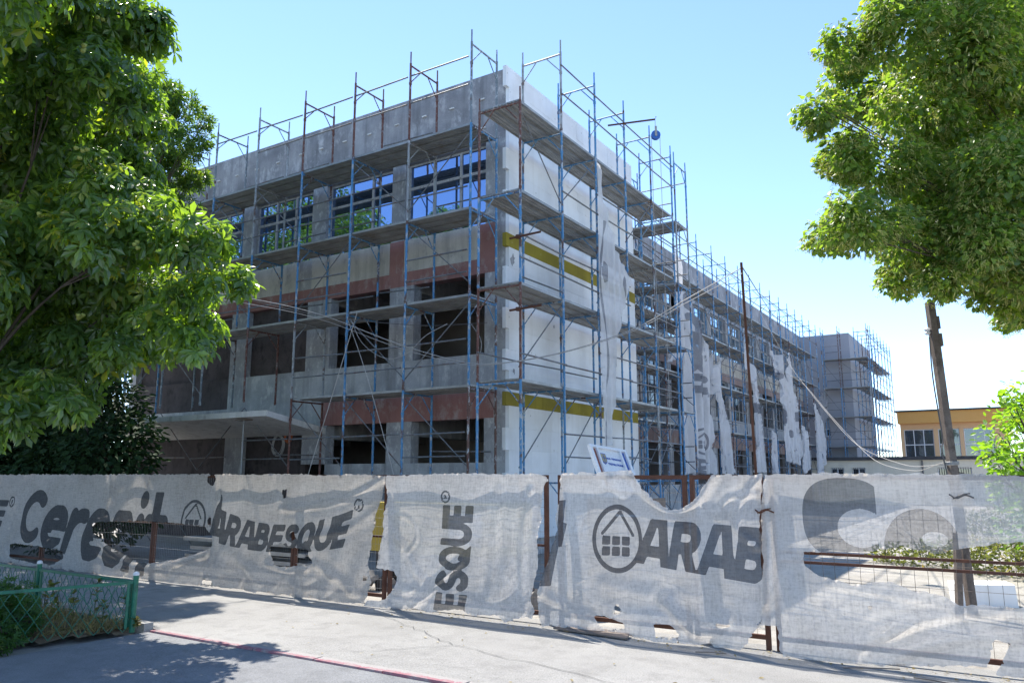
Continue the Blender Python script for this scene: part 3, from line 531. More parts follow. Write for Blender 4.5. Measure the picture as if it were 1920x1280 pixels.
scaffold('far_side_scaffold', 'distant scaffold along the receding side of the grey far block', 'y', [57.9+1.75*i for i in range(7)], -7.35, -8.4, L0, Near([5.69, 7.69, 9.69]), group='scaffolds round the school', seed=13, railprob=.9)
# ties that clamp the gable scaffold to the wall
for y, z in ((13.05, 6.62), (13.05, 5.1)):
    t_ = MB(); t_.tube([(-8.32, y, z), (-7.58, y, z+.02)], .024, 8); t_.lathe((-8.12, y+.0, z-.03), [(.05,0),(.06,.03),(.05,.07)], 8)
    o = t_.build('tie_tube', M['rust']); tag(o, 'short rusty tie tube clamped to the gable scaffold, the %s one' % ('upper' if z > 6 else 'lower'), 'tube', 'tie tubes at the corner')
# ------------------------------------------------------------------ annex and gym at the back
A = thing('annex_building', (-2, 57, 0), 'low cream flat roofed annex with barred windows below the far block', 'building')
def ab(name, mk, *b): return MB().box(*b).build(name, M[mk], A)
AW = [(-10.05,-9.25),(-8.74,-7.95),(-3.8,-1.97)]
ab('wall', 'cream', -11.3, 9, 55.5, 55.8, -.1, 1.5)
xs = [-11.3]+[v for p in AW for v in p]+[9]
for a, b in zip(xs[::2], xs[1::2]): ab('wall', 'cream', a, b, 55.5, 55.8, 1.5, 2.25)
ab('wall', 'cream', -11.3, 9, 55.5, 55.8, 2.25, 2.74)
ab('wall', 'cream', 8.7, 9, 55.81, 58, -.1, 2.74); ab('wall', 'cream', -7.1, 8.69, 57.7, 58, -.1, 2.74)
ab('roof', 'roofedge', -11.4, 9.15, 55.3, 58.1, 2.742, 2.95)
for a, b in AW:
    wn = window(a+.01, b-.01, 1.51, 2.24, 2, None, 55.5, 'x', A, 'framew', 'glass2', .1)
    g = MB()
    for i in range(int((b-a)/.13)): g.tube([(a+.08+i*.13, 55.46, 1.48), (a+.08+i*.13, 55.46, 2.27)], .012, 5)
    g.build('window_bars', M['roofedge'], A)
d_ = MB(); d_.tube([(-4.62,55.42,-.05),(-4.62,55.42,2.7)], .05, 8); d_.build('drainpipe', M['rail'], A)
G = thing('gym_building', (-3, 70, 0), 'orange gym hall with wide white framed windows behind the cream annex', 'building')
def gb(name, mk, *b): return MB().box(*b).build(name, M[mk], G)
YG = 68.0
gb('fascia', 'orange', -7.1, .35, YG-.6, YG+9, 5.72, 6.62); gb('roof', 'roofedge', -7.25, .5, YG-.75, YG+9.1, 6.622, 6.74)
gb('wall', 'peach', -7.0, .15, YG, YG+.3, 5.28, 5.718); gb('wall', 'peach', -7.0, .15, YG, YG+.3, -.1, 3.12)
for a, b in ((-7.0,-6.78),(-4.72,-4.42),(-2.98,-2.72),(-.72,.15)): gb('pier', 'peach', a, b, YG-.05, YG+.3, 3.12, 5.28)
gb('wall', 'peach', -.15, .15, YG+.31, YG+9, -.1, 5.718)
for a, b, n in ((-6.78,-4.72,3),(-4.42,-2.98,2),(-2.72,-.72,3)): window(a+.01, b-.01, 3.13, 5.27, n, 4.1, YG, 'x', G, 'framew', 'glass2', .08)
gb('inner_wall', 'inner', -7, -.2, YG+5, YG+5.2, 0, 5.7)
# ------------------------------------------------------------------ nets: outlines in metres on their plane, print as a signed distance
def sd_poly(P, X, Z):
    P = np.array(P, float); Q = np.roll(P, -1, 0); d = np.full(X.shape, 1e9); ins = np.zeros(X.shape, bool)
    for (ax, az), (bx, bz) in zip(P, Q):
        ex, ez = bx-ax, bz-az; L = ex*ex+ez*ez+1e-12
        t = np.clip(((X-ax)*ex+(Z-az)*ez)/L, 0, 1); d = np.minimum(d, (X-ax-t*ex)**2+(Z-az-t*ez)**2)
        c = (az > Z) != (bz > Z)
        with np.errstate(divide='ignore', invalid='ignore'): ins ^= c & (X < ex*(Z-az)/(ez if ez else 1e-12)+ax)
    return np.where(ins, -1, 1)*np.sqrt(d)
def arc(cx, cy, rx, ry, a0, a1, n=14): return [(cx+rx*math.cos(R(a0+(a1-a0)*i/n)), cy+ry*math.sin(R(a0+(a1-a0)*i/n))) for i in range(n+1)]
GL = {  # letter: (advance, strokes, x clip) in cap heights, stroke half width h added later
 'A': (.86, [[(.02,-.2),(.35,1.1)],[(.84,-.2),(.50,1.1)],[(.36,1.0),(.49,1.0)],[(.25,.30),(.62,.30)]]),
 'R': (.80, [[(.12,-.2),(.12,1.2)], [(.12,.88),(.40,.88)]+arc(.42,.67,.20,.21,90,-90,8)+[(.12,.46)], [(.38,.46),(.72,-.2)]]),
 'B': (.80, [[(.12,-.2),(.12,1.2)], [(.12,.88),(.38,.88)]+arc(.40,.71,.17,.17,90,-90,8)+[(.12,.53)], [(.38,.53)]+arc(.44,.32,.20,.21,90,-90,8)+[(.12,.11)]]),
 'E': (.70, [[(.12,-.2),(.12,1.2)],[(.12,.88),(.64,.88)],[(.12,.5),(.56,.5)],[(.12,.12),(.64,.12)]]),
 'S': (.74, [arc(.37,.70,.24,.19,25,270,12)+arc(.37,.30,.25,.20,90,-155,12)]),
 'Q': (.88, [arc(.42,.5,.30,.39,0,360,24), [(.46,.26),(.80,-.06)]]),
 'U': (.84, [[(.12,1.2),(.12,.40)]+arc(.41,.40,.29,.28,180,360,10)+[(.70,1.2)]]),
 'C': (.86, [arc(.46,.5,.34,.39,48,312,18)]),
 'e': (.76, [[(.14,.385),(.62,.385)], arc(.38,.375,.275,.275,0,318,20)]),
 'r': (.56, [[(.13,-.2),(.13,.62)], arc(.42,.36,.29,.26,165,75,6)]),
 's': (.64, [arc(.31,.535,.19,.14,20,270,10)+arc(.31,.225,.20,.14,90,-160,10)]),
 'i': (.32, [[(.14,-.2),(.14,.62)],[(.15,.90),(.15,.901)]]),
 't': (.52, [[(.22,-.2),(.22,1.2)],[(.04,.62),(.46,.62)]]),
}
def glyph_sd(ch, U, V, h):
    d = np.full(U.shape, 1e9)
    for pl in GL[ch][1]:
        for (ax, az), (bx, bz) in zip(pl[:-1], pl[1:]):
            ex, ez = bx-ax, bz-az; L = ex*ex+ez*ez+1e-12; t = np.clip(((U-ax)*ex+(V-az)*ez)/L, 0, 1)
            d = np.minimum(d, (U-ax-t*ex)**2+(V-az-t*ez)**2)
    d = np.sqrt(d)-h
    if ch == 'e': d = np.maximum(d, -np.maximum(np.abs(V-.275)-.055, .36-U))
    top = 1.0 if ch not in 'ers' else .75
    d = np.maximum(d, np.maximum(-V, V-(1.06 if ch == 'i' else top)))
    if ch == 'E': d = np.maximum(d, U-.62)
    return d
def text_sd(s, U, V, h):
    d = np.full(U.shape, 9.); x = 0
    for ch in s:
        if ch in GL:
            m_ = (U > x-.5) & (U < x+1.6) & (V > -.3) & (V < 1.4)
            if m_.any(): d[m_] = np.minimum(d[m_], glyph_sd(ch, U[m_]-x, V[m_], h))
            x += GL[ch][0]
        else: x += .4
    return d
def tlen(s): return sum(GL[c][0] if c in GL else .4 for c in s)
def ring(X, Z, cx, cz, rx, rz, w_):
    q = np.hypot((X-cx)/rx, (Z-cz)/rz); return np.abs(q-1)*min(rx, rz)-w_
def segd(X, Z, a, b, w_):
    ex, ez = b[0]-a[0], b[1]-a[1]; t = np.clip(((X-a[0])*ex+(Z-a[1])*ez)/(ex*ex+ez*ez), 0, 1); return np.hypot(X-a[0]-t*ex, Z-a[1]-t*ez)-w_
def rmark(X, Z, cx, cz, r, rot=0):
    d = ring(X, Z, cx, cz, r, r, r*.17); U, V = (X-cx)/(r*1.1)+.36, (Z-cz)/(r*1.1)+.5
    if rot: U, V = (Z-cz)/(r*1.1)+.36, -(X-cx)/(r*1.1)+.5
    return np.minimum(d, glyph_sd('R', U, V, .09)*r)
def house(X, Z, cx, cz, rx, rz, w_):
    """round mark: ring, roof chevron, window grid"""
    d = ring(X, Z, cx, cz, rx, rz, w_)
    d = np.minimum(d, segd(X, Z, (cx-.66*rx, cz+.15*rz), (cx+.04*rx, cz+.80*rz), w_*.8)); d = np.minimum(d, segd(X, Z, (cx+.10*rx, cz+.84*rz), (cx+.66*rx, cz+.12*rz), w_*.8))
    for i in range(3):
        for j in range(2):
            x0 = cx-.66*rx+i*.42*rx; z0 = cz-.55*rz+j*.34*rz; hw = .17*rx; hz = .14*rz
            d = np.minimum(d, np.maximum(np.abs(X-x0-hw)-hw, np.abs(Z-z0-hz)-hz))
    return d
def cloth(name, outline, holes, res, fn, mat, ink=None, ragged=.012, parent=None, rag_f=22, sd=1, slits=0):
    O = np.array(outline, float); lo = O.min(0)-.05; hi = O.max(0)+.05
    nx = int((hi[0]-lo[0])/res)+1; nz = int((hi[1]-lo[1])/res)+1
    X, Z = np.meshgrid(lo[0]+np.arange(nx)*res, lo[1]+np.arange(nz)*res)
    d = sd_poly(outline, X, Z)
    for h in holes: d = np.maximum(d, -sd_poly(h, X, Z))
    d = d+ragged*2*vnoise(X*rag_f, Z*rag_f, sd)+ragged*1.5*vnoise(X*rag_f*.3, Z*rag_f*.3, sd+9)
    if slits: d = np.maximum(d, slits*(vnoise(X*3.4+.5*Z, Z*.55, sd+3)-.30)); d = np.maximum(d, slits*(vnoise(X*2.2, Z*2.2, sd+4)-.45))
    gz, gx = np.gradient(d, res); g = np.maximum(np.hypot(gx, gz), .3); near = np.abs(d) < res*.75
    st = np.where(near, d, 0)/g; X2 = X-st*gx/g; Z2 = Z-st*gz/g; d = np.where(near, 0, d)
    ok = d <= 1e-6; q = ok[:-1, :-1] & ok[:-1, 1:] & ok[1:, 1:] & ok[1:, :-1]
    i = (np.arange(nz-1)[:, None]*nx+np.arange(nx-1)[None]); F = np.stack([i, i+1, i+nx+1, i+nx], -1)[q]
    used = np.unique(F); rm = np.full(nx*nz, -1, np.int64); rm[used] = np.arange(len(used)); F = rm[F]
    x = X2.ravel()[used]; z = Z2.ravel()[used]
    V = np.stack(fn(x, z), -1); a = ink(x, z) if ink else np.full(len(x), 1.)
    c = V.mean(0); c[2] = V[:, 2].min()
    return place(name, mesh_np(name, V-c, F, mat, True, {'ink': a}), parent, c)
def hang(sd, amp=.03, kick=.16, ridges=()):
    def fn(x, z):
        low = np.clip(1-z/1.8, 0, 1)
        fold = amp*(vnoise(x*1.5+z*.8, z*.8-x*.3, sd)*1.5 + vnoise(x*4.2-z*1.6, z*.9, sd+1)*1.0*low)
        rdg = 0*x
        for pl, wd, ht in ridges:
            d = np.full(x.shape, 9.); P_ = curve_pts([(a, b, 0) for a, b in pl], 5)
            for p, q in zip(P_[:-1], P_[1:]): d = np.minimum(d, segd(x, z, (p.x, p.y), (q.x, q.y), 0))
            k = np.exp(-(d/wd)**2)-.45*np.exp(-((d-1.9*wd)/wd)**2); rdg += .55*ht*k*(.7+.6*vnoise(x*3, z*3, sd+6))
        hem = .05*np.clip(1-z/.30, 0, 1)*vnoise(x*3.2, z*2, sd+4)*2
        y = 8.585-.015-np.maximum(rdg, -.03)-kick*low**2.2-np.abs(fold)*1.4-fold*.5-hem
        zz = np.maximum(z, .012+.01*vnoise(x*9, z*9, sd+3)) + .005*vnoise(x*3, z*2, sd+7)*(z > 1.5)
        return x, y, zz
    return fn
R1 = [([(-15,.82),(-14.3,.48),(-13.7,.31),(-13.1,.21),(-12.3,.28),(-11.4,.5)],.055,.10), ([(-14.6,.45),(-13.9,.22),(-13.1,.12),(-12.2,.18)],.06,.06), ([(-7.62,1.74),(-8.2,1.5),(-9.0,1.34),(-9.7,1.28)],.045,.06), ([(-7.7,1.3),(-8.3,1.0),(-9.0,.88)],.06,.035),
      ([(-11.33,1.78),(-11.28,1.2),(-11.2,.6),(-11.3,.1)],.05,.05), ([(-9.85,.46),(-9.4,.37),(-8.95,.44)],.05,.06), ([(-17.9,.3),(-17.5,.09),(-16.6,.04),(-15.7,.1)],.05,.07), ([(-10.9,.6),(-10.3,.35),(-9.7,.12)],.08,.04), ([(-8.8,.5),(-8.2,.3),(-7.85,.12)],.06,.05), ([(-14.4,1.75),(-14.5,1.1)],.05,.025), ([(-17.6,1.75),(-17.7,1.1)],.05,.025), ([(-12.2,1.75),(-12.1,1.2)],.05,.025)]
R2 = [([(-7.35,1.0),(-7.0,.62),(-6.8,.35),(-6.95,.05)],.05,.05), ([(-6.2,.68),(-6.6,.38),(-6.85,.12),(-7.3,.05)],.05,.07), ([(-5.62,1.6),(-5.66,.9),(-5.7,.3)],.06,.03), ([(-5.15,1.6),(-5.25,.9),(-5.2,.2)],.05,.04), ([(-7.45,1.25),(-7.1,1.2),(-6.95,.95),(-7.1,.75)],.03,.025), ([(-6.5,.05),(-6.1,.14),(-5.6,.12),(-5.2,.15)],.05,.05)]
R3 = [([(-3.75,1.8),(-3.5,1.5),(-3.25,1.38),(-2.98,1.5),(-2.78,1.78)],.05,.06), ([(-4.0,1.75),(-3.75,1.3),(-3.5,.95)],.07,.04), ([(-2.30,1.75),(-2.5,1.5),(-2.55,1.25),(-2.35,1.05)],.04,.06), ([(-2.32,1.6),(-2.62,1.55),(-2.75,1.35)],.03,.04), ([(-3.35,.42),(-3.1,.2),(-2.85,.16),(-2.7,.3)],.06,.10), ([(-4.95,.4),(-4.6,.25),(-4.2,.12)],.06,.05), ([(-4.7,1.2),(-4.82,.8),(-4.95,.4)],.05,.05), ([(-4.1,.55),(-3.6,.48),(-3.0,.5)],.07,.03)]
R4 = [([(-2.26,1.75),(-2.2,1.2),(-2.25,.5)],.05,.06), ([(-2.05,.75),(-1.9,.4),(-1.75,.05)],.05,.05), ([(-1.65,.5),(-1.5,.25),(-1.42,.05)],.04,.04), ([(-1.55,.1),(-1.1,.33),(-.7,.5),(-.2,.58)],.06,.06), ([(-1.2,.05),(-.85,.22),(-.5,.34),(-.1,.38)],.06,.09), ([(-1.6,.72),(-1.0,.66),(-.6,.6)],.03,.03)]
def quad_text(s, X, Z, x0, x1, zb, zt, shear, h):
    b, t = zb(X), zt(X); V = (Z-b)/(t-b); T = tlen(s); U = (X-x0)/(x1-x0)*T-shear*(V-.5)
    sx = (x1-x0)/T; return text_sd(s, U, V, h)*min(sx, 1.)
def ink1(X, Z):
    d = quad_text('Ceresit', X, Z, -17.5, -12.62, lambda x: .46-.092*(x+17.4), lambda x: 1.50+0*x, .22, .112)
    d = np.minimum(d, quad_text('ARABESQUE', X, Z, -11.33, -8.18, lambda x: .62+.055*(x+9.9)**2, lambda x: 1.04+.105*(x+9.75)**2, .24, .125))
    d = np.minimum(d, quad_text('E', X, Z, -18.95, -18.12, lambda x: .71+0*x, lambda x: 1.27+0*x, .1, .12))
    d = np.minimum(d, rmark(X, Z, -18.02, 1.24, .10)); d = np.minimum(d, rmark(X, Z, -8.06, 1.37, .085))
    d = np.minimum(d, house(X, Z, -11.84, 1.03, .31, .33, .022))
    st = np.maximum(np.abs(X+11.17-.1*vnoise(X*3, Z*5, 3))-.10*np.clip((1.62-Z)/.5, .1, 1)*(.6+.8*vnoise(X*30, Z*4, 5)), np.abs(Z-1.3)-.34)
    return np.minimum(d, st)
o = cloth('debris_net', NET1, HOLES1, .028, hang(1, .034, .17, R1), M['net1_shaded'], ink1, .014); tag(o, 'long holed net on the left, greyed for shade, printed Ceresit and ARABESQUE', 'net', 'nets tied to the street fence')
def ink2(X, Z):
    T = tlen('ESQUE'); U = (Z-.06)/1.37*T; xr = -6.055+.055*(Z-.07)/1.34; V = (xr-X)/.52
    d = text_sd('ESQUE', U, V, .125)*.37; return np.minimum(d, rmark(X, Z, -6.48, 1.51, .072, 1))
o = cloth('debris_net', NET2, [], .02, hang(21, .034, .14, R2), M['net2'], ink2, .012, sd=5); tag(o, 'pale net with ESQUE printed sideways, between two rusty gaps', 'net', 'nets tied to the street fence')
PATCH = [(-4.73,1.49),(-4.64,1.5),(-4.66,1.23),(-4.61,1.22),(-4.67,.94),(-4.71,.95),(-4.81,.48),(-4.99,.47),(-4.84,.85),(-4.75,1.15)]
def ink3(X, Z):
    d = house(X, Z, -3.95, 1.07, .295, .36, .024)
    d = np.minimum(d, quad_text('ARABE', X, Z, -3.66, -1.90, lambda x: .80-.10*(x+3.61), lambda x: 1.30-.045*(x+3.4), .22, .125))
    return np.minimum(d, sd_poly(PATCH, X, Z))
o = cloth('debris_net', NET3, HOLES3, .02, hang(41, .036, .15, R3), M['net3'], ink3, .014, sd=8); tag(o, 'thin net with a round house mark and ARAB, sagging away from the rusty top rail', 'net', 'nets tied to the street fence')
def ink4(X, Z):
    q = (np.abs((X+1.46)/.40)**2.6+np.abs((Z-1.38)/.39)**2.6)**(1/2.6); dc = (q-1)*.39
    q2 = np.hypot((X+1.31)/.215, (Z-1.28)/.185); dc = np.maximum(dc, -(q2-1)*.19); dc = np.maximum(dc, X+1.155+.02*(Z-1.4))
    dc = np.maximum(dc, -np.maximum(np.maximum(-1.30-X, Z-1.40+.5*(X+1.15)), 1.14-Z))
    q3 = np.hypot((X+.77)/.33, (Z-1.12)/.36); de = (q3-1)*.33; q4 = np.hypot((X+.66)/.11, (Z-1.20)/.07); de = np.maximum(de, -(q4-1)*.08); de = np.maximum(de, X+.47)
    return np.minimum(dc, de)
o = cloth('debris_net', NET4, HOLES4, .02, hang(61, .04, .17, R4), M['net4'], ink4, .012, sd=12); tag(o, 'see-through torn net at the right end of the fence with a large faded letter C', 'net', 'nets tied to the street fence')
# nets hanging from the scaffolds: (x plane, outline (y, z))
def drape(x0, sd, amp=.14, sway=.10):
    def fn(y, z):
        f = amp*(vnoise(y*1.1+.15*z, z*.12, sd)*1.8+.42*np.sin(y*(9 if amp > .2 else 16)+4*vnoise(y*.5, z*.16, sd+1)*2+.3*z)+vnoise(y*2, z*.5, sd+2)*.35)
        return x0+.06+np.abs(f)*.9+f*.4, y+sway*vnoise(y*.2, z*.45, sd+5), z
    return fn
def inkB(Y, Z):
    T = tlen('Ceresit'); U = (10.05-Z)/5.25*T; y0 = 28.75+.11*(10-Z); V = (Y-y0)/1.55; d = text_sd('Ceresit', U, V, .13)*1.2
    d = np.minimum(d, house(Y, Z, 30.2, 3.1, .62, .50, .045)); U2 = (2.45-Z)/.95*tlen('AR'); return np.minimum(d, text_sd('AR', U2, (Y-29.3)/1.4, .13)*.6)
def blot(sd, k=.30, f=.9):
    return lambda Y, Z: -(vnoise(Y*f*.8, Z*f*1.1, sd)-k)
SN = [('NETA', NETA, -8.03, lambda Y, Z: np.minimum(np.abs(Y-16.72-.12*np.sin(Z*1.7))-.045*(Z < 8), -(vnoise(Y*2.5, Z*1.2, 3)-.33)), 'white torn net strip blown sideways on the gable scaffold', .05),
      ('NETB', NETB, -10.42, inkB, 'tall torn net with Ceresit printed downwards, nearest on the long wing', .05),
      ('NETC', NETC, -10.42, blot(5), 'narrow net shred hanging just behind the tall printed net', .06), ('NETD', NETD, -10.42, blot(8), 'long thin twisted net shred just left of the rusty mast foot', .06),
      ('NETE', NETE, -10.42, blot(11), 'wide double white net rag with two peaks, halfway down the wing', .07), ('NETF', NETF, -10.42, blot(14, .3), 'short net scrap low on the scaffold beside the double rag', .07),
      ('NETG', NETG, -10.42, blot(17), 'farthest ragged net, by the grey far block', .07), ('NETH', NETH, -10.42, blot(19), 'small low net scrap in front of the double rag', .07)]
for k_, (nm, ol, xp, ik, lb, rs) in enumerate(SN):
    o = cloth('torn_net', ol, [], rs, drape(xp, 100+7*k_, (.10, .22)[k_] if k_ < 2 else .36, .15), M['net5'], ik, .022 if k_ else .015, rag_f=13, sd=30+k_, slits=.20 if k_ else 0); tag(o, lb, 'net', 'torn nets on the scaffolds')
# ------------------------------------------------------------------ street fence: mesh panels in rusty frames
def fence_panel(x0, x1, label, dx, dz, mid, mk, zt=1.80, zb=.10):
    t = thing('fence_panel', ((x0+x1)/2, 8.66, 0), label, 'fence panel', 'mesh panels of the street fence')
    s = .024; Y0, Y1 = 8.66-s, 8.66+s
    for x in (x0, x1): MB().box(x-s, x+s, Y0, Y1, 0, zt).build('post', M['rust'], t)
    MB().box(x0+s, x1-s, Y0+.003, Y1-.003, zt-.048, zt-.002).build('top_rail', M['rust'], t); MB().box(x0+s, x1-s, Y0+.003, Y1-.003, zb, zb+.046).build('bottom_rail', M['rust'], t)
    for z in mid: MB().box(x0+s, x1-s, 8.668, 8.69, z-.014, z+.014).build('mid_rail', M['rust'], t)
    m_ = MB(); n = int((x1-x0)/dx)
    for i in range(1, n): x = x0+(x1-x0)*i/n+random.uniform(-.004, .004); m_.tube([(x, 8.645, zb), (x+random.uniform(-.006,.006), 8.645, zt-.01)], .0014 if x1 < -2.25 else .002, 4, False)
    n = int((zt-zb)/dz)
    for i in range(1, n): z = zb+(zt-zb)*i/n; m_.tube([(x0, 8.640, z), ((x0+x1)/2, 8.640, z-.006), (x1, 8.640, z)], .0014 if x1 < -2.25 else .002, 4, False)
    m_.build('wire_mesh', M[mk], t); return t
FP = [(-20.62,-16.88,'leftmost fence panel behind the letter C of the printed net',.05,.2,(.93,),'wire2'), (-16.80,-13.13,'fence panel whose wires show in the small low hole under the C',.05,.2,(.95,),'wire2'),
      (-13.07,-9.50,'fence panel whose post shows in the biggest hole of the net',.05,.2,(.96,),'wire2'), (-9.44,-7.62,'narrow fence panel behind the sagging word ARABESQUE',.06,.12,(.93,),'wire2'),
      (-7.52,-4.97,'fence panel behind the net with sideways ESQUE',.09,.1,(.93,),'wire'), (-4.77,-3.155,'left gate leaf behind the round house mark',.10,.1,(),'wire'),
      (-3.065,-2.30,'narrow rusty gate leaf beside the sagging net edge',.10,.1,(),'wire'), (-2.19,2.0,'rightmost fence panel with two bent mid rails seen through the torn net',.118,.2,(.905,1.0),'wire')]
for a in FP: fence_panel(*a[:3], a[3], a[4], a[5], a[6])
# tie wires: little knots along the top
for i, (x, z) in enumerate(((-2.255,1.42),(-.42,1.60))):
    k = MB(); k.tube(curve_pts([(x-.09,8.55,z+.02),(x-.03,8.52,z-.015),(x+.04,8.53,z+.015),(x+.11,8.55,z-.01)], 4), .008, 5); k.tube(curve_pts([(x-.06,8.54,z-.02),(x+.02,8.50,z+.02),(x+.08,8.54,z+.03)], 4), .006, 5)
    o = k.build('tie_wire', M['rust' if i == 0 else 'cabled']); tag(o, ('rusty tie wire knotted on the seam between two nets', 'dark knotted cord on the torn net in front of the leaning pole')[i], 'wire')
# ------------------------------------------------------------------ green garden fence, bed
gf = thing('garden_fence', (-8.8, 5.62, 0), 'low green lattice fence with white topped posts round the planting bed', 'fence')
c0 = Vector((-8.80, 5.63, 0)); dn = Vector((-.33, -.944, 0)); db = Vector((-1, .012, 0))
posts = [c0, c0+db*2.22, c0+db*4.44, c0+dn*2.3, c0+dn*4.6]
for p in posts:
    m_ = MB(); m_.tube([p, p+Vector((0,0,.64))], .031, 12); po = m_.build('post', M['green'], gf, True)
    cp = MB(); cp.lathe(p+Vector((0,0,.638)), [(.033,0),(.036,.012),(.030,.032),(.014,.044)], 12); cp.build('cap', M['whitecap'], po, True)
def run(a, b):
    d = (b-a); L = d.length; d.normalize(); n = Vector((-d.y, d.x, 0))
    for z in (.56,):
        m_ = MB(); m_.obox((a+b)/2+Vector((0,0,z)), d*(L/2-.03), n*.016, Vector((0,0,.016))); m_.build('rail', M['green'], gf)
    for q in (a+d*.075, b-d*.075):
        m_ = MB(); m_.obox(q+Vector((0,0,.305)), d*.014, n*.012, Vector((0,0,.255))); m_.build('upright', M['green'], gf)
    # zigzag wires, alternately leaning; neighbours hook together into diamonds
    sp = .15; meshes = []
    for sg in (1, -1):
        m_ = MB(); pts = []
        for k in range(6):
            z = .012+.107*k; off = (.075 if k % 2 else 0)*sg
            pts.append(d*off+n*(.008*sg)+Vector((0,0,z)))
        m_.tube(curve_pts(pts, 2), .0042, 5); meshes.append(m_.mesh('lattice_wire', M['green']))
    i = 0; x = .10
    while x < L-.12:
        place('lattice_wire', meshes[i % 2], gf, a+d*x); i += 1; x += sp if i % 2 == 0 else 0.0
run(posts[0], posts[1]); run(posts[1], posts[2]); run(posts[0], posts[3]); run(posts[3], posts[4])
# bed soil
bd = MB(); NB = 24; vs = []; fs = []
bp = [(-8.86,5.60),(-9.05,5.05),(-9.42,4.0),(-10.3,1.4),(-11.4,-1.5),(-20,-1.5),(-20,5.77),(-8.9,5.77)]
def in_bed(x, y): return sd_poly(bp, np.array([x]), np.array([y]))[0]
res = .12; X, Y = np.meshgrid(np.arange(-20, -8.7, res), np.arange(-1.5, 5.8, res)); D_ = sd_poly(bp, X, Y)
Zb = .01+.07*np.clip(-D_/.5, -.4, 1)+.05*vnoise(X*2, Y*2, 9)+.03*vnoise(X*6, Y*6, 10)
i = np.arange(X.shape[0]-1)[:, None]*X.shape[1]+np.arange(X.shape[1]-1)[None]; F = np.stack([i, i+1, i+X.shape[1]+1, i+X.shape[1]], -1)
ok = (D_ < .10); F = F[ok[:-1,:-1] & ok[1:,1:] & ok[:-1,1:] & ok[1:,:-1]]
o = place('planting_bed', mesh_np('planting_bed', np.stack([X, Y, Zb], -1).reshape(-1, 3), F.reshape(-1, 4), M['soil'], True)); tag(o, kind='structure')
# ------------------------------------------------------------------ leaves
def T_simple():   # folded oval leaf, 6 tris, along +x
    V = np.array([(0,0,0),(.35,.26,.04),(.35,-.26,.04),(.72,.20,.03),(.72,-.20,.03),(1,0,-.06),(.5,0,-.03)]); F = [(0,6,1),(0,2,6),(1,6,3),(2,4,6),(6,5,3),(6,4,5)]; return V, F
def T_round():    # heart shaped linden leaf
    V = np.array([(0,0,0),(-.06,.26,.03),(.3,.46,.05),(.72,.28,.02),(1,0,-.10),(.72,-.28,.02),(.3,-.46,.05),(-.06,-.26,.03),(.4,0,-.04)]); F = [(8,i,i+1) for i in range(0,7)]+[(8,7,0)]; return V, F
def T_maple():
    V = [(0,0,0)]; F = []
    for i, (a, l) in enumerate(((-115,.55),(-60,.85),(0,1.0),(60,.85),(115,.55))):
        ca, sa = math.cos(R(a)), math.sin(R(a)); V += [(l*.45*ca-.13*sa, l*.45*sa+.13*ca, .02), (l*ca, l*sa, -.10*l), (l*.45*ca+.13*sa, l*.45*sa-.13*ca, .02)]; k = 1+3*i; F += [(0,k+2,k+1),(0,k+1,k)]
    return np.array(V), F
def T_palm():     # chestnut: seven drooping folded leaflets round a hub
    V = []; F = []
    for a, l in ((-118,.66),(-58,.9),(0,1.0),(58,.9),(118,.66)):
        ca, sa = math.cos(R(a)), math.sin(R(a)); k = len(V)
        for t, wd, z in ((.06,0,0),(.42,.125,-.05),(.42,0,-.10),(.42,-.125,-.05),(.72,.20,-.19),(.72,0,-.25),(.72,-.20,-.19),(1,0,-.42)):
            x, y = t*l, wd*l; V.append((x*ca-y*sa, x*sa+y*ca, z*l))
        F += [(k,k+2,k+1),(k,k+3,k+2),(k+1,k+2,k+5,k+4),(k+2,k+3,k+6,k+5),(k+4,k+5,k+7),(k+5,k+6,k+7)]
    return np.array(V), F
def T_bract():    # linden flower bract with a few buds hanging
    V = [(0,0,0),(.4,.10,0),(1,0,-.1),(.4,-.10,0)]; F = [(0,3,2,1)]
    for (x, y, z) in ((.62,.12,-.34),(.80,-.10,-.42),(.55,-.02,-.5),(.95,.08,-.32)):
        k = len(V); V += [(x-.07,y,z),(x+.07,y-.03,z),(x,y+.07,z+.02),(x,y,z-.12)]; F += [(k,k+1,k+2),(k,k+3,k+1),(k+1,k+3,k+2)]
    return np.array(V), F
def T_blade():
    return np.array([(0,.035,0),(0,-.035,0),(.5,.022,.05),(.5,-.022,.05),(1,0,-.02)]), [(0,1,3,2),(2,3,4)]
def frames(P, dirs, nrm, size):
    a = dirs/np.linalg.norm(dirs, axis=1)[:, None]; b = np.cross(nrm, a); b /= np.maximum(np.linalg.norm(b, axis=1), 1e-6)[:, None]; c = np.cross(a, b)
    return np.stack([a, b, c], 2)*size[:, None, None]
def leaf_mesh(name, tmpl, P, Rm, tint, mat, mats=None):
    V, F = tmpl; n = len(P); VV = np.einsum('nij,kj->nki', Rm, V)+P[:, None, :]; k = len(V)
    tri = []
    for f in F: tri += [(f[0], f[j], f[j+1]) for j in range(1, len(f)-1)]
    FF = (np.array(tri)[None]+(np.arange(n)*k)[:, None, None]).reshape(-1, 3)
    return mesh_np(name, VV.reshape(-1, 3), FF, mat, False, {'tint': np.repeat(tint, k)})
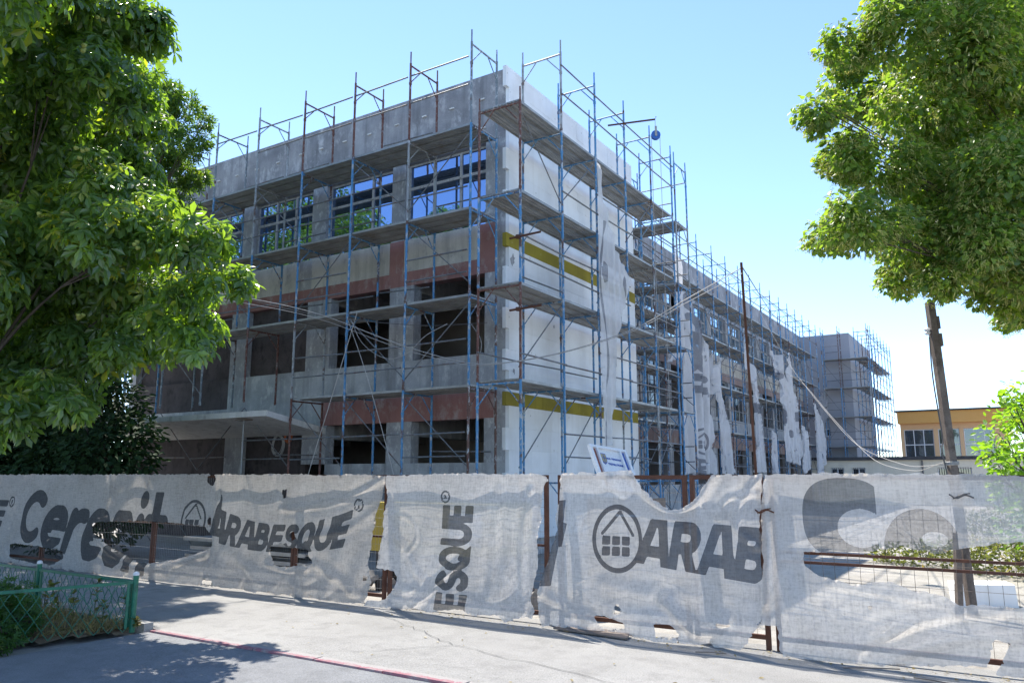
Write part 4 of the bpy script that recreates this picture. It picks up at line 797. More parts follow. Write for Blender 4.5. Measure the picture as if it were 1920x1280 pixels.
def scatter(clumps, per, rg, shell=.55, squash=.85, wob=.35):
    P = []; N = []
    for (x, y, z, r) in clumps:
        n = max(6, int(per*r*r)); v = rg.normal(size=(n, 3)); v /= np.linalg.norm(v, axis=1)[:, None]
        rad = r*(shell+(1.12-shell)*rg.random(n)**.6)*(1+wob*(vnoise(v[:, 0]*2.2+x*3, v[:, 1]*2.2+v[:, 2]*1.7+z*3, 17)))
        q = v*rad[:, None]; q[:, 2] *= squash; P.append(q+np.array((x, y, z))); N.append(v)
    return np.concatenate(P), np.concatenate(N)
CAMP = np.array((0, 0, 1.8)); HD = np.array((-math.sin(R(32.35)), math.cos(R(32.35)), 0)); RT = np.array((math.cos(R(32.35)), math.sin(R(32.35)), 0)); CP, SP = math.cos(R(9.75)), math.sin(R(9.75))
def px(P):
    v = P-CAMP; fw = v@HD*CP+v[:, 2]*SP; up = -(v@HD)*SP+v[:, 2]*CP; return 960+1455*(v@RT)/fw, 640-1455*up/fw, fw
def tree(name, label, cat, base, clumps, spec, limbs_to, trunk_r, seed=0, group=None, fork=.45, parts=0, limb=.30, bend=(0,0)):
    """spec: list of (part name, template, density, size, mat, droop, up, shell)"""
    rg = np.random.default_rng(seed); rd = random.Random(seed)
    t = thing(name, base, label, cat, group); b = Vector(base)
    cs = np.array([c[:3] for c in clumps]); top = Vector(cs.mean(0)); top.z = max(top.z, b.z+.5)
    fk = b.lerp(top, fork); fk.x = b.x+(top.x-b.x)*.35+bend[0]; fk.y = b.y+(top.y-b.y)*.35+bend[1]
    tr = MB(); mid = b.lerp(fk, .5)+Vector((rd.uniform(-.08,.08), rd.uniform(-.08,.08), 0))
    tr.tube(curve_pts([b-Vector((0,0,.1)), b+Vector((0,0,.25)), mid, fk], 4), [trunk_r*(1.35 if i == 0 else 1.1-.5*i/12) for i in range(13)], 10); tr.build('trunk', M['bark'], t, True)
    lm = MB()
    for (x, y, z, r) in limbs_to:
        e = Vector((x, y, z)); s = mid.lerp(fk, rd.uniform(.6, 1)); m1 = s.lerp(e, .5)+Vector((rd.uniform(-.15,.15), rd.uniform(-.15,.15), .12*(e-s).length*.6))
        pts = curve_pts([s, m1, e], 5); r0 = trunk_r*limb; lm.tube(pts, [max(.006, r0*(1-.92*i/(len(pts)-1))) for i in range(len(pts))], 5, False)
        for _ in range(4):
            d = Vector((rd.gauss(0,1), rd.gauss(0,1), rd.gauss(0,.6))).normalized()*r*.95; lm.tube([pts[7], e+d*.4, e+d], [.012,.008,.003], 4, False)
    lm.build('branches', M['bark'], t)
    for (pn, tmpl, dens, size, mat, droop, upw, shell) in spec:
        P, N = scatter(clumps, dens, rg, shell); n = len(P)
        dirs = N*np.array((1,1,.4))+rg.normal(0,.45,(n,3)); dirs[:, 2] -= droop; nr = N*.5+rg.normal(0,.35,(n,3)); nr[:, 2] += upw
        sz = size*(.7+.5*rg.random(n)); Rm = frames(P, dirs, nr, sz); tint = np.clip(rg.normal(.42,.22,n)+.35*vnoise(P[:,0]*1.7, P[:,2]*1.7+P[:,1], 3), 0, 1)
        sel = np.zeros(n, bool)
        if parts and pn == 'foliage':
            u, v, f = px(P); inv = (u > -5) & (u < 1925) & (v > -5) & (v < 1285)
            score = np.where(inv, f+.0*v, 1e9); idx = np.argsort(score)[:parts]; sel[idx] = True
            vars_ = [leaf_mesh('leaf', tmpl, np.zeros((1,3)), np.eye(3)[None], np.array([q]), mat) for q in (.1,.3,.5,.7,.9)]
            for i in idx:
                m4 = Matrix([[*Rm[i][0], P[i][0]], [*Rm[i][1], P[i][1]], [*Rm[i][2], P[i][2]], [0,0,0,1]]); place('leaf', vars_[min(4, int(tint[i]*5))], t, mat4=m4)
        o = place(pn, leaf_mesh(pn, tmpl, (P-np.array(base))[~sel], Rm[~sel], tint[~sel], mat), t, base); o['kind'] = 'stuff'
    return t
def pads(cl, sd, k=5, f=.5, core=.72, flat=.8):
    """break smooth clumps into smaller hanging pads with gaps between"""
    rd = random.Random(sd); out = []
    for x, y, z, r in cl:
        out.append((x, y, z, r*core))
        for _ in range(k):
            v = Vector((rd.gauss(0,1), rd.gauss(0,1), rd.gauss(0,.8))).normalized()*r*.82; out.append((x+v.x, y+v.y, z+v.z*flat, r*f*rd.uniform(.7,1.2)))
    return out
ch = tree('chestnut_tree', 'large chestnut tree with drooping seven fingered leaves at the left edge', 'tree', (-12.9, 4.3, .05), pads(CHESTNUT+[(-10.26,4.86,2.61,.33),(-9.51,5.11,2.63,.23),(-10.83,4.86,2.47,.34),(-10.18,5.15,2.83,.3)], 1, 5, .42, .62)+[c for c in CHESTNUT_BACK if c[0] < -12.5 and c[2] < 9.6]+[(-8.5,3,7.2,1.0),(-9.2,2,6.6,1.1),(-7.6,1.9,8,1.2),(-10.2,1.4,7,1.3),(-9.6,3.2,8.2,1.1),(-11.5,2.2,6.5,1.4)],  # last list: overhead clumps out of view, added to darken the path
     [('foliage', T_palm(), 720, .182, M['l_che'], .9, .6, .55)], CHESTNUT[::3]+CHESTNUT_BACK[::2], .24, 3, None, .42, 300, .16)
FR = [(-11.43,5.0,6.0),(-11.0,4.9,5.2),(-10.6,5.3,7.0),(-11.3,5.2,4.2),(-9.3,4.9,6.8),(-10.0,5.0,4.9),(-9.0,5.6,4.5),(-9.6,5.2,7.5),(-11.3,5.0,3.5),(-10.3,5.7,3.8),(-11.5,5.0,6.9),(-9.5,5.1,5.6)]
fm_ = bpy.data.meshes.new('fruit'); bm = bmesh.new(); bmesh.ops.create_icosphere(bm, subdivisions=2, radius=.024)
for i, v in enumerate(bm.verts): v.co *= 1.0+(.22 if i % 3 == 0 else 0)
bm.to_mesh(fm_); bm.free(); fm_.materials.append(M['fruit'])
for (x, y, z) in FR:
    for k in range(random.randint(2, 4)): place('fruit', fm_, ch, (x+.55*.75+random.uniform(-.06,.06), y-.75*.6+random.uniform(-.06,.06), z+random.uniform(-.06,.06)))
tree('linden_tree', 'flowering linden tree with pale hanging blossom at the right edge', 'tree', (2.6, 12.9, 0), pads(LINDEN, 2, 6, .45, .88)+[(x+.35, y+.75, z, r*.95) for x, y, z, r in LINDEN if r > .4]+pads([(1.9,12.4,6,1.0),(2.7,12.9,7.2,1.3),(2.4,13.1,5.2,1.0),(3.6,12.7,6.2,1.2),(2.2,13.6,6.4,1.1)], 9, 5, .45, .85),
     [('foliage', T_round(), 3600, .066, M['l_lin'], .6, .6, .35), ('blossom', T_bract(), 1700, .085, M['l_brc'], .8, .4, .75)], LINDEN[1::4]+[(1.9,12.4,6,1.0),(2.7,12.9,7.2,1.3),(3.6,12.7,6.2,1.2),(2.2,13.6,6.4,1.1)], .20, 5, None, .5, 300, .09)
MAPLE2 = [(-19,9.5,6,1.5),(-20.5,9,8,1.7),(-18.5,9.2,8.5,1.2),(-21.5,8.5,10.5,1.8),(-22.5,9.5,6.5,1.6),(-17.8,9.4,6.8,1.0),(-23.5,8,9,1.8)]
tree('maple_tree', 'smaller leafed tree rising between the chestnut and the scaffold', 'tree', (-18.3, 10.0, 0), pads(MAPLE, 3, 3, .4, .85)+MAPLE2, [('foliage', T_maple(), 900, .15, M['l_map'], .3, .6, .5)], MAPLE, .16, 6, None, .6)
MIRR = pads([(-22.5,7.5,12,1.5),(-24,7.3,13.4,1.7),(-26,7.5,12.6,1.8),(-24,7.2,10.5,1.7),(-26.5,7.2,10,1.8),(-22.6,7.6,9.8,1.3),(-25,7.4,8,1.6),(-28,7.4,12,1.8),(-21.2,7.6,11,1.1),(-25.5,7.4,15,1.6)], 4, 4, .45, .8)
tree('tall_tree', 'tall street tree left of the chestnut, mirrored in the top floor windows', 'tree', (-25, 7.6, 0), MIRR, [('foliage', T_simple(), 420, .20, M['l_map'], .3, .6, .4)], MIRR[::10], .22, 61, None, .55)
DL = ['dark bush at the far left end behind the fence', 'dark rounded bush in the middle of the three behind the fence', 'dark bush nearest the entrance canopy behind the fence']
for i, c in enumerate(DARK):
    b = np.array(c)[:, :3].mean(0); low = [(x, y, max(.9, z-1.5), r) for x, y, z, r in c]
    tree('dark_bush', DL[i], 'bush', (float(b[0]), float(b[1]), 0), c+low, [('foliage', T_simple(), 1150, .17, M['l_drk'], .3, .5, .3)], c, .09, 20+i, 'dark bushes behind the fence', .4)
tree('bright_bush', 'bright yellow-green bush behind the right end of the fence', 'bush', (.35, 16.6, 0), BUSH+[(.2,16.5,.9,.5),(.5,16.8,1.2,.5)], [('foliage', T_simple(), 900, .13, M['l_bsh'], .1, .6, .4)], BUSH, .05, 30, None, .4)
tree('distant_tree', 'distant dark tree top showing above the right end of the gym roof', 'tree', (1.5, 87.3, 0), FART, [('foliage', T_simple(), 240, .42, M['l_map'], .1, .6, .4)], FART, .25, 31, None, .7)
WL = ['weedy shrub below the leaning pole seen through the torn net', 'small green weed clump on the sunny yard behind the net', 'weed clump nearest the fence at the right edge', 'scrubby growth farthest back in the yard behind the net']
WEED[0] = WEED[0]+[(-1.1,17.9,.25,.3),(-.7,17.4,.3,.38),(-.1,17.0,.32,.4),(.35,17.3,.35,.42),(.9,17.6,.4,.5)]; WEED[1] = WEED[1]+[(-2.1,18.3,.15,.3),(-1.7,18.0,.2,.32),(-2.5,18.6,.12,.25)]
for i, c in enumerate(WEED):
    b = np.array(c)[:, :3].mean(0)
    tree('weed_clump', WL[i], 'weeds', (float(b[0]), float(b[1]), 0), c+[(x+random.uniform(-.3,.3), y+.3, z*.8, r) for x, y, z, r in c], [('foliage', T_simple(), 1100, .10, M['l_wee'], -.2, .5, .2)], c[:1], .015, 40+i, 'weeds in the yard', .4)
# planting bed growth: a leafy shrub, tall weeds, dry grass
BS = [(-9.55,4.35,.22,.26),(-9.75,4.75,.28,.26),(-9.5,4.05,.16,.22),(-10.0,4.4,.38,.32),(-10.2,4.9,.30,.30),(-9.35,4.6,.12,.14),(-10.5,4.5,.45,.34),(-9.9,3.9,.25,.28),(-10.6,3.8,.40,.36),(-9.25,4.2,.16,.20),(-9.15,3.9,.12,.18),(-9.4,3.6,.25,.28),(-9.35,4.75,.2,.16),(-9.05,4.35,.13,.17),(-8.98,4.1,.12,.16),(-9.2,3.7,.2,.26),(-9.5,4.3,.42,.22),(-9.3,3.95,.36,.22)]
tree('leafy_shrub', 'low green shrub pushing through the lattice fence at the left edge', 'shrub', (-10.0, 4.45, .05), BS, [('foliage', T_maple(), 5200, .07, M['l_shr'], .1, .6, .3)], BS, .012, 50, None, .3)
rg = np.random.default_rng(77); n = 20000; P = np.stack([rg.uniform(-14.5,-8.85,n), rg.uniform(3.0,5.76,n), np.zeros(n)], -1); d0 = sd_poly(bp, P[:,0], P[:,1])
keep = (d0 < -.02) & (vnoise(P[:,0]*2.2, P[:,1]*2.2, 5)+.5 > rg.random(n)*.8); P = P[keep]; n = len(P); P[:,2] = .03+.05*np.clip(-d0[keep]/.5, 0, 1)
D3 = rg.normal(0,.55,(n,3)); D3[:,2] = np.abs(D3[:,2])+.55; o = place('dry_grass', leaf_mesh('dry_grass', T_blade(), P, frames(P, D3, rg.normal(size=(n,3)), .08+.13*rg.random(n)**2), np.clip(rg.normal(.45,.3,n),0,1), M['l_dry'])); tag(o, 'dry yellowing grass in the fenced planting bed', 'grass', kind='stuff')
n = 6000; P = np.stack([rg.uniform(-14.5,-8.9,n), rg.uniform(3.0,5.74,n), np.zeros(n)], -1); d0 = sd_poly(bp, P[:,0], P[:,1]); P = P[d0 < -.03]; n = len(P); P[:,2] = .05+.02*rg.random(n)
o = place('leaf_litter', leaf_mesh('leaf_litter', T_simple(), P, frames(P, rg.normal(0,1,(n,3))*np.array((1,1,.25)), rg.normal(0,.3,(n,3))+np.array((0,0,1)), .05+.06*rg.random(n)), np.clip(rg.normal(.3,.25,n),0,1), M['l_dry'])); tag(o, 'dry brown leaf litter on the planting bed soil', 'leaves', kind='stuff')
TW = [(-9.12,5.45,.30),(-9.3,5.2,.42),(-9.55,5.6,.5),(-8.95,5.62,.34),(-10.2,5.5,.40),(-9.8,5.3,.35),(-8.75,5.66,.10),(-10.7,5.6,.4)]
TWL = ['dry weed stem nearest the corner post', 'tall green weed behind the front lattice', 'tall weed by the back rail of the bed', 'weed leaning on the corner post', 'weed by the second post of the bed', 'short weed in the middle of the bed', 'tiny weed sprouting outside the corner post', 'weed beyond the second post']
for i, (x, y, h) in enumerate(TW):
    t = thing('wild_weed', (x, y, .05), TWL[i], 'weed', 'weeds in the planting bed'); m_ = MB(); e = Vector((x+random.uniform(-.1,.1), y+random.uniform(-.08,.08), .05+h)); m_.tube(curve_pts([(x,y,.04),(x+.01,y,.05+h*.5),e], 3), [.004]*6+[.002], 4); m_.build('stem', M['l_wee'], t)
    k = 26; q = rg.random(k)**.7; PP = np.stack([x+(e.x-x)*q, y+(e.y-y)*q, .05+h*q], -1); DD = rg.normal(0,1,(k,3)); DD[:,2] = .4; L = place('leaves', leaf_mesh('leaves', T_simple(), PP-np.array((x,y,.05)), frames(PP, DD, rg.normal(0,.3,(k,3))+np.array((0,0,1)), (.05+.05*rg.random(k))), np.clip(rg.normal(.6,.25,k),0,1), M['l_wee']), t, (x,y,.05)); L['kind'] = 'stuff'
# ------------------------------------------------------------------ pole, mast, cables
up_ = thing('utility_pole', (-.66, 12.3, 0), 'leaning grey timber utility pole beside a short footing post behind the torn net', 'pole')
b0 = Vector((-.584, 12.24, -.05)); t0 = Vector((-.755, 12.32, 4.22)); ax = (t0-b0).normalized(); sx = Vector((.845,.535,0)); sx = (sx-ax*sx.dot(ax)).normalized(); sy = ax.cross(sx)
m_ = MB(); m_.obox((b0+t0)/2, sx*.048, sy*.05, (t0-b0)/2); m_.build('shaft', M['wood'], up_)
for d, zt in ((-.13, 1.05),):
    m_ = MB(); p = Vector((-.60,12.25,0))+Vector((.845,.535,0))*d+Vector((0,-.18,0)); m_.obox(p+Vector((.01,0,zt/2-.05)), Vector((.845,.535,0))*.036, Vector((-.535,.845,0))*.036, Vector((.03,0,zt/2+.05))); m_.build('footing_post', M['wood'], up_)
for s_, h in ((.105,-.30),(.11,-.55)):
    m_ = MB(); m_.obox(t0+ax*h+sx*(s_-.045), sx*.022, sy*.05, ax*.09); m_.build('cleat', M['wood'], up_)
m_ = MB(); q = t0+ax*-.42-sx*.085; m_.lathe(q, [(.02,-.05),(.045,-.02),(.03,.0),(.045,.03),(.015,.06)], 10); m_.tube([q, q+sx*.05], .012, 6); m_.build('insulator', M['signw'], up_, True)
m_ = MB(); cpts = [t0+ax*-.5-sx*.07, t0+ax*-1.1-sx*.10, t0+ax*-1.9-sx*.08, t0+ax*-2.1-sx*.11, t0+ax*-2.6-sx*.07, t0+ax*-3.2-sx*.06]; m_.tube(curve_pts(cpts, 5), .010, 5); m_.build('pole_cable', M['cabled'], up_)
m_ = MB()
for k in range(4): m_.tube([t0+ax*(-2.25-.012*k)+sx*math.cos(a)*.085+sy*math.sin(a)*.085 for a in [2*math.pi*i/8 for i in range(9)]], .008, 4)
m_.build('wire_binding', M['wire2'], up_)
ms = MB(); ms.tube([(-3.36,12.55,-.05),(-3.44,12.5,5.25)], .022, 8); o = ms.build('rusty_mast', M['rust']); tag(o, 'thin rusty steel mast standing in the yard with a pale wire at its top', 'mast')
def cable(name, pts, r, mk, label, group, n=6):
    m_ = MB(); m_.tube(curve_pts(pts, n), r, 5); o = m_.build(name, M[mk]); return tag(o, label, 'cable', group)
WP = [(-15.55,6.72,5.72),(-13.9,8.3,5.42),(-12.42,9.42,5.22),(-12.95,12.2,5.40),(-11.2,12.95,4.66),(-9.48,12.9,4.13),(-8.55,12.88,4.01),(-7.08,12.85,4.09),(-5.53,12.75,4.37),(-4.42,12.6,4.78),(-3.44,12.5,5.16)]
GC = 'pale cables slung across the front of the school'
cable('slack_cable', WP, .009, 'cable', 'thickest pale cable slung from the mast across the scaffold into the chestnut', GC)
cable('slack_cable', [Vector(p)+Vector((.02,-.04,-.07-.05*math.sin(i*.7))) for i, p in enumerate(WP)], .006, 'cable', 'thinner pale cable running just under the thickest one', GC)
cable('slack_cable', [WP[2],(-12.9,12.3,5.36),(-11.0,13.2,5.1),(-9.9,13.35,5.02),(-8.9,13.1,4.92)], .007, 'cabled', 'thin dark cable stretched level below the third deck', GC)
cable('slack_cable', [(-12.6,12.9,5.36),(-12.2,12.9,4.75),(-11.5,12.9,4.35),(-10.9,12.9,4.40),(-10.4,12.92,4.75),(-10.1,13.3,5.05)], .006, 'cable', 'pale cable hanging in a loop under the third deck', GC)
cable('slack_cable', [(-9.5,13.35,5.0),(-9.2,13.3,4.6),(-9.25,13.3,4.2),(-9.4,13.3,3.9)], .006, 'cable', 'short loose cable end dangling by the corner standard', GC)
cable('guy_rope', [(-12.75,12.95,5.4),(-12.0,12.9,3.9),(-11.1,12.85,1.7),(-10.9,12.85,.6)], .008, 'cable', 'taut rope slanting down to the right from the cable knot', 'taut ropes in front of the scaffold')
cable('guy_rope', [(-12.45,12.95,5.5),(-13.1,12.9,3.6),(-13.75,12.85,1.7),(-14.0,12.85,.6)], .010, 'cable', 'thicker rope slanting down to the left from the cable knot', 'taut ropes in front of the scaffold')
C1 = [(-.76,12.28,1.97),(-1.75,18.4,1.89),(-3.11,23.5,2.2),(-4.54,28.5,3.14),(-6.07,33.4,4.36),(-8.0,38.1,6.15),(-10.3,42.6,7.47)]; C2 = [(-.74,12.3,1.94),(-1.9,18.4,2.02),(-3.5,23.3,2.62),(-5.1,28.3,3.85),(-6.8,33.3,5.4),(-8.41,37.9,7.0),(-10.5,41.0,10.4)]
cable('pole_line', C1, .007, 'cable', 'lower of two cables sagging from the pole to the long wing', 'cables from the utility pole'); cable('pole_line', C2, .006, 'cable', 'upper of two cables sagging from the pole to the long wing', 'cables from the utility pole')
cable('mast_stay', [(-3.44,12.5,5.2),(-6.97,28.75,7.8),(-10.5,45,10.6)], .010, 'cabled', 'dark stay wire running from the mast top to the wing scaffold', None)
# ------------------------------------------------------------------ hoist on the gable scaffold
h = thing('hoist_pulley', (-8.1, 18.56, 9.69), 'blue pulley wheel hanging from a short arm on the gable scaffold', 'pulley')
a0 = Vector((-8.5,18.35,11.27)); a1 = Vector((-7.28,18.75,11.30)); m_ = MB(); m_.tube([a0, a1], .026, 8); m_.build('arm', M['rust'], h)
m_ = MB(); m_.tube([a1, a1+Vector((.02,0,.08)), a1+Vector((.05,0,.05))], .008, 5); m_.tube([a1, a1+Vector((0,0,-.35))], .008, 5); m_.build('hook', M['wire2'], h)
pc = a1+Vector((0,0,-.46)); m_ = MB(); ax_ = Vector((.535,-.845,0)).normalized(); pp = []
m_.tube([pc-ax_*.05, pc-ax_*.03, pc, pc+ax_*.03, pc+ax_*.05], [.125,.125,.10,.125,.125], 20); m_.build('wheel', M['bluep'], h, True)
m_ = MB(); m_.obox(pc+Vector((0,0,.10))+ax_*.06, Vector((.845,.535,0))*.03, ax_*.006, Vector((0,0,.14))); m_.build('bracket', M['wire2'], h)
for sgn in (-1, 1):
    q = pc+Vector((.845,.535,0))*.115*sgn; m_ = MB(); m_.tube([q, q+Vector((.0,0,-4.5)), q+Vector((.02*sgn,0,-9.0))], .008, 5); o = m_.build('hoist_rope', M['cable']); tag(o, 'pale rope hanging from the %s side of the blue pulley' % ('left' if sgn < 0 else 'right'), 'rope', 'hoist ropes')
# ------------------------------------------------------------------ sign board leaning in the yard
SX = Vector((.4117,.9044,-.1118)).normalized(); SD = Vector((.4581,-.3078,-.8339)); SD = (SD-SX*SD.dot(SX)).normalized(); SN_ = SX.cross(-SD).normalized()
TL = Vector((-5.425,10.768,2.268)); WS, HS = .745, .80
if SN_.dot(Vector((0,0,1.8))-TL) < 0: SN_ = -SN_
sg = thing('sign_board', TL, 'white framed school sign with a crest and blue lettering leaning back behind the net', 'sign')
def sp(u, v, d=0): return TL+SX*u+SD*v+SN_*d
def sbox(mb, u0, u1, v0, v1, d0, d1): mb.obox(sp((u0+u1)/2, (v0+v1)/2, (d0+d1)/2), SX*(u1-u0)/2, SD*(v1-v0)/2, SN_*(d1-d0)/2)
m_ = MB()
for a in ((0,WS,0,.045),(0,WS,HS-.045,HS),(0,.045,.045,HS-.045),(WS-.045,WS,.045,HS-.045),(.125,.155,.045,HS-.045),(WS-.155,WS-.125,.045,HS-.045)): sbox(m_, *a, -.05, .012)
m_.build('sign_frame', M['signw'], sg)
for nm, mk, u0, u1 in (('panel','signw',.155,WS-.155),('side_strip','signr',.045,.125),('side_strip','signb',WS-.125,WS-.045)):
    m_ = MB(); sbox(m_, u0, u1, .045, HS-.045, -.04, -.028); m_.build(nm, M[mk], sg)
m_ = MB(); cu, cv = .235, .21
shield = [(cu-.055,cv-.09),(cu+.055,cv-.09),(cu+.062,cv),(cu+.045,cv+.07),(cu,cv+.115),(cu-.045,cv+.07),(cu-.062,cv)]
def splate(mb, poly, d0, d1):
    n = len(poly); mb.add([sp(u, v, d0) for u, v in poly]+[sp(u, v, d1) for u, v in poly], [tuple(range(n)), tuple(range(2*n-1, n-1, -1))]+[(i, (i+1)%n, (i+1)%n+n, i+n) for i in range(n)])
splate(m_, shield, -.027, -.022); cr = m_.build('crest', M['signb'], sg)
m_ = MB(); splate(m_, [(cu+(u-cu)*.82, cv+(v-cv)*.84) for u, v in shield], -.0215, -.018); m_.build('crest_field', M['gold'], cr)
m_ = MB(); sbox(m_, cu-.004, cu+.004, cv-.06, cv+.08, -.0175, -.015); sbox(m_, cu-.04, cu+.04, cv-.004, cv+.004, -.0145, -.012); m_.build('crest_bars', M['signb'], cr)
def text_mesh(s, size, name, m, bold=.03):
    cu_ = bpy.data.curves.new(name, 'FONT'); cu_.body = s; cu_.size = size; cu_.align_x = 'CENTER'; cu_.offset = bold*size; cu_.extrude = .002; to = bpy.data.objects.new(name, cu_); link(to)
    me = bpy.data.meshes.new_from_object(to.evaluated_get(bpy.context.evaluated_depsgraph_get())); bpy.data.objects.remove(to); me.materials.clear(); me.materials.append(m); return me
for s, v, sz in (('LICEUL TEHNOLOGIC', .215, .041), ('"PETRU PONI"', .32, .050)):
    me = text_mesh(s, sz, 'lettering', M['signb']); c = sp(.452, v, -.025)
    m4 = Matrix(((SX.x, -SD.x, SN_.x, c.x), (SX.y, -SD.y, SN_.y, c.y), (SX.z, -SD.z, SN_.z, c.z), (0,0,0,1)))
    if (SX.cross(-SD)).dot(SN_) < 0: m4 = m4 @ Matrix.Scale(-1, 4, (0,0,1))
    place('lettering', me, sg, mat4=m4)
cr_ = thing('timber_crate', (-4.9,10.95,0), 'timber crate propping up the school sign behind the net', 'crate')
for z in (.12,.40,.68,.96,1.24):
    MB().box(-5.3,-4.5,10.50,10.53,z,z+.20).build('slat', M['ply'], cr_); MB().box(-5.3,-4.5,11.37,11.40,z,z+.20).build('slat', M['ply'], cr_)
for x in (-5.33,-4.499): MB().box(x,x+.03,10.48,11.42,0,1.46).build('side_board', M['ply'], cr_)
MB().box(-5.295,-4.505,10.535,11.365,.05,.08).build('bottom_board', M['ply'], cr_)
# ------------------------------------------------------------------ things in the yard behind the fence
for k in range(9):
    row, lay = k % 3, k//3; y = 10.6+row*.34; z = .12+lay*.17
    m_ = MB(); m_.prism([(y-.15+a, z+b) for a, b in ((0,0),(.02,0),(.02,.05),(.28,.05),(.28,0),(.30,0),(.30,.07),(0,.07))], 0, -14.6+random.uniform(-.3,.3), -11.2+random.uniform(-.3,.3)); o = m_.build('steel_plank', M['galv'])
    tag(o, 'grey steel deck plank in the stack seen through the big hole, %s layer, %s' % (('bottom','middle','top')[lay], ('front','centre','rear')[row]), 'plank', 'stacked steel planks')
for i, x in enumerate((-14.2, -11.7)):
    o = MB().box(x, x+.1, 10.4, 11.6, -.03, .118).build('timber_bearer', M['ply']); tag(o, ('left','right')[i]+' timber bearer under the stack of steel planks', 'timber', 'bearers')
g = thing('site_generator', (-8.3, 11.0, 0), 'yellow site generator with dark skirt showing in the gap of the fence', 'generator')
MB().box(-9.6,-7.0,10.5,11.7,.50,1.28).build('housing', M['yellow'], g); MB().box(-9.5,-7.1,10.56,11.64,.20,.499).build('skirt', M['grime'], g); MB().box(-9.62,-6.98,10.48,11.72,1.281,1.33).build('lid', M['yellow'], g)
for i in range(5): m_ = MB(); m_.obox((-7.55,10.49,.72+i*.10), (.32,0,0), (0,.012,.02), (0,-.006,.035)); m_.build('louvre', M['signw'], g)
for x in (-9.1,-7.5):
    for y in (10.58,11.62): m_ = MB(); m_.tube([(x,y-.06,.2),(x,y+.06,.2)], .2, 16); m_.build('wheel', M['black'], g, True)
me = text_mesh('X4', .16, 'lettering', M['black']); place('lettering', me, g, mat4=Matrix(((1,0,0,-8.35),(0,0,-1,10.497),(0,1,0,.98),(0,0,0,1))))
for i, (x, y, s_) in enumerate(((-9.3,9.7,.55),(-6.6,9.9,.5),(-5.1,9.6,.55),(-16.6,9.6,.7),(-4.0,12.2,.5))):
    t = thing('rubble_heap', (x, y, 0), ['dark scrap heap behind the hole under ARABESQUE', 'scrap heap behind the sideways printed net', 'scrap heap behind the gap beside the gate', 'dark scrap heap behind the small low hole', 'rubble heap in the yard behind the round mark'][i], 'rubble', 'rubble heaps in the yard')
    for k in range(16):
        q = random.uniform(0, 6.28); r_ = s_*random.random()**.6; c_ = Vector((x+1.6*r_*math.cos(q), y+.6*r_*math.sin(q), max(.05, s_*.75*(1-r_/s_)*random.uniform(.5,1.1)))); u = [Vector([random.gauss(0,1) for _ in range(3)]).normalized() for _ in range(2)]; v2 = u[0].cross(u[1]).normalized()
        m_ = MB(); m_.obox(c_, u[0]*random.uniform(.05,.18), v2.cross(u[0])*random.uniform(.03,.10), v2*random.uniform(.03,.09)); m_.build('rubble_block', M['grime' if i != 4 and k % 3 else 'rubble'], t)
m_ = MB(); m_.obox((-.50,13.35,.13), (.36,.09,.01), (-.06,.24,.0), (-.01,0,.15)); o = m_.build('foam_block', M['foam']); tag(o, 'white foam block lying on the sunny yard by the leaning pole', 'block')
m_ = MB(); vs = [(-4.72,8.06+.30,.012),(-3.74,8.28,.012),(-3.80,8.50,.03),(-4.66,8.52,.03)]; m_.add(vs+[(x,y,z+.018) for x,y,z in vs], [(0,3,2,1),(4,5,6,7),(0,1,5,4),(1,2,6,5),(2,3,7,6),(3,0,4,7)]); o = m_.build('plywood_sheet', M['ply']); tag(o, 'thin plywood offcut lying on the pavement against the fence foot', 'board')
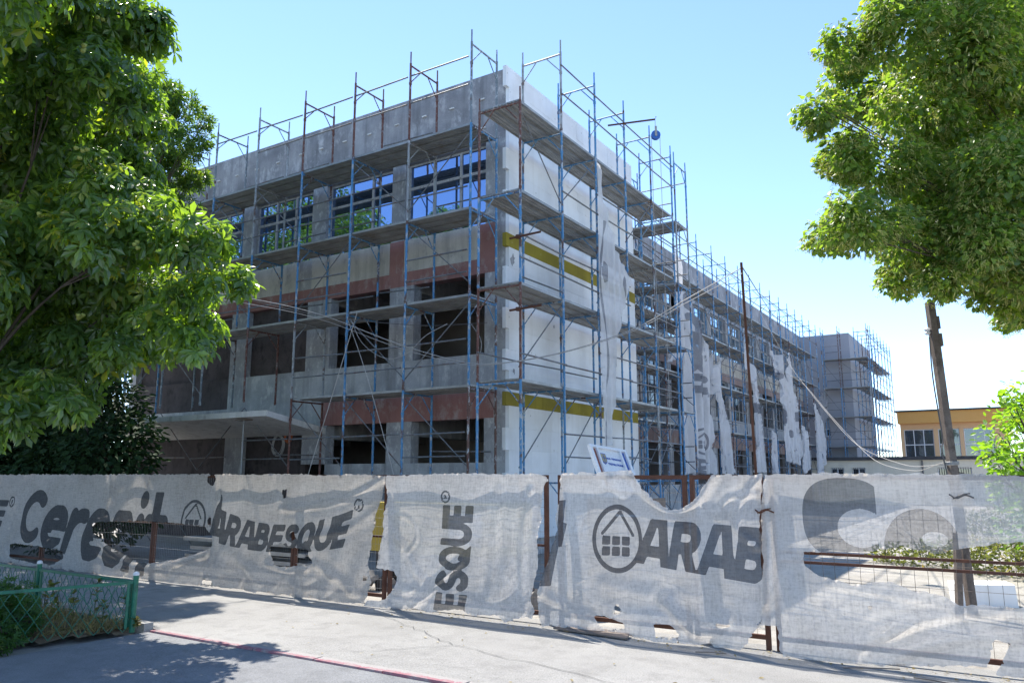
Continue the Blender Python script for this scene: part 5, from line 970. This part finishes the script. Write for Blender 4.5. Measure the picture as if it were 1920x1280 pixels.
pr = thing('steel_prop', (-16.2, 12.95, 0), 'slim steel prop holding up the white entrance canopy', 'prop'); MB().tube([(-16.2,12.95,0),(-16.2,12.95,1.6)], .03, 8).build('outer_tube', M['rail'], pr); MB().tube([(-16.2,12.95,1.6),(-16.2,12.95,3.17)], .022, 8).build('inner_tube', M['galv'], pr); MB().box(-16.42,-15.98,12.85,13.05,3.15,3.178).build('head_plate', M['ply'], pr)
for nm, mk, c_, r_, lb in (('cable_coil','cable',(-17.0,14.78,2.62),.26,'pale cable coil hanging on the dark wall under the canopy'), ('cable_coil','orangecable',(-16.62,14.80,2.86),.17,'orange cable coil hanging on the dark wall under the canopy')):
    m_ = MB()
    for k in range(6):
        cc = Vector(c_)+Vector((random.uniform(-.03,.03), random.uniform(-.02,.02), random.uniform(-.04,.04))); rr = r_*random.uniform(.85,1.1)
        m_.tube([cc+Vector((rr*.8*math.cos(a), .01*math.sin(3*a), rr*math.sin(a))) for a in [2*math.pi*i/14 for i in range(15)]], .010, 5)
    o = m_.build(nm, M[mk]); tag(o, lb, 'cable', 'coils under the canopy')
# loose sticks and crumbs by the fence foot
for i, (x, y, l, a) in enumerate(((-1.5,8.2,.5,.4),(-.9,8.15,.35,-.3),(-2.9,8.1,.3,.2),(-.3,8.25,.4,.1))):
    m_ = MB(); m_.tube(curve_pts([(x,y,.012),(x+l*.5*math.cos(a),y+l*.5*math.sin(a),.02),(x+l*math.cos(a),y+l*math.sin(a)+.03,.012)],3), .006, 5); o = m_.build('stick', M['ply']); tag(o, ['longest stick on the pavement at the right fence foot','short crooked stick left of the longest','stick by the torn hem of the gate net','stick nearest the right edge at the fence foot'][i], 'stick', 'sticks at the fence foot')
n = 700; P = np.stack([rg.uniform(-8,1.5,n), np.where(rg.random(n) < .78, 8.56-.45*rg.random(n)**2, rg.uniform(5.95,8.2,n)), np.full(n,.012)], -1)
o = place('pavement_litter', leaf_mesh('pavement_litter', T_simple(), P, frames(P, rg.normal(0,1,(n,3))*np.array((1,1,.2)), rg.normal(0,.3,(n,3))+np.array((0,0,1)), .012+.045*rg.random(n)**3), np.clip(rg.normal(.3,.25,n),0,1), M['l_dry'])); tag(o, 'scattered dry leaves and crumbs on the pavement', 'litter', kind='stuff')
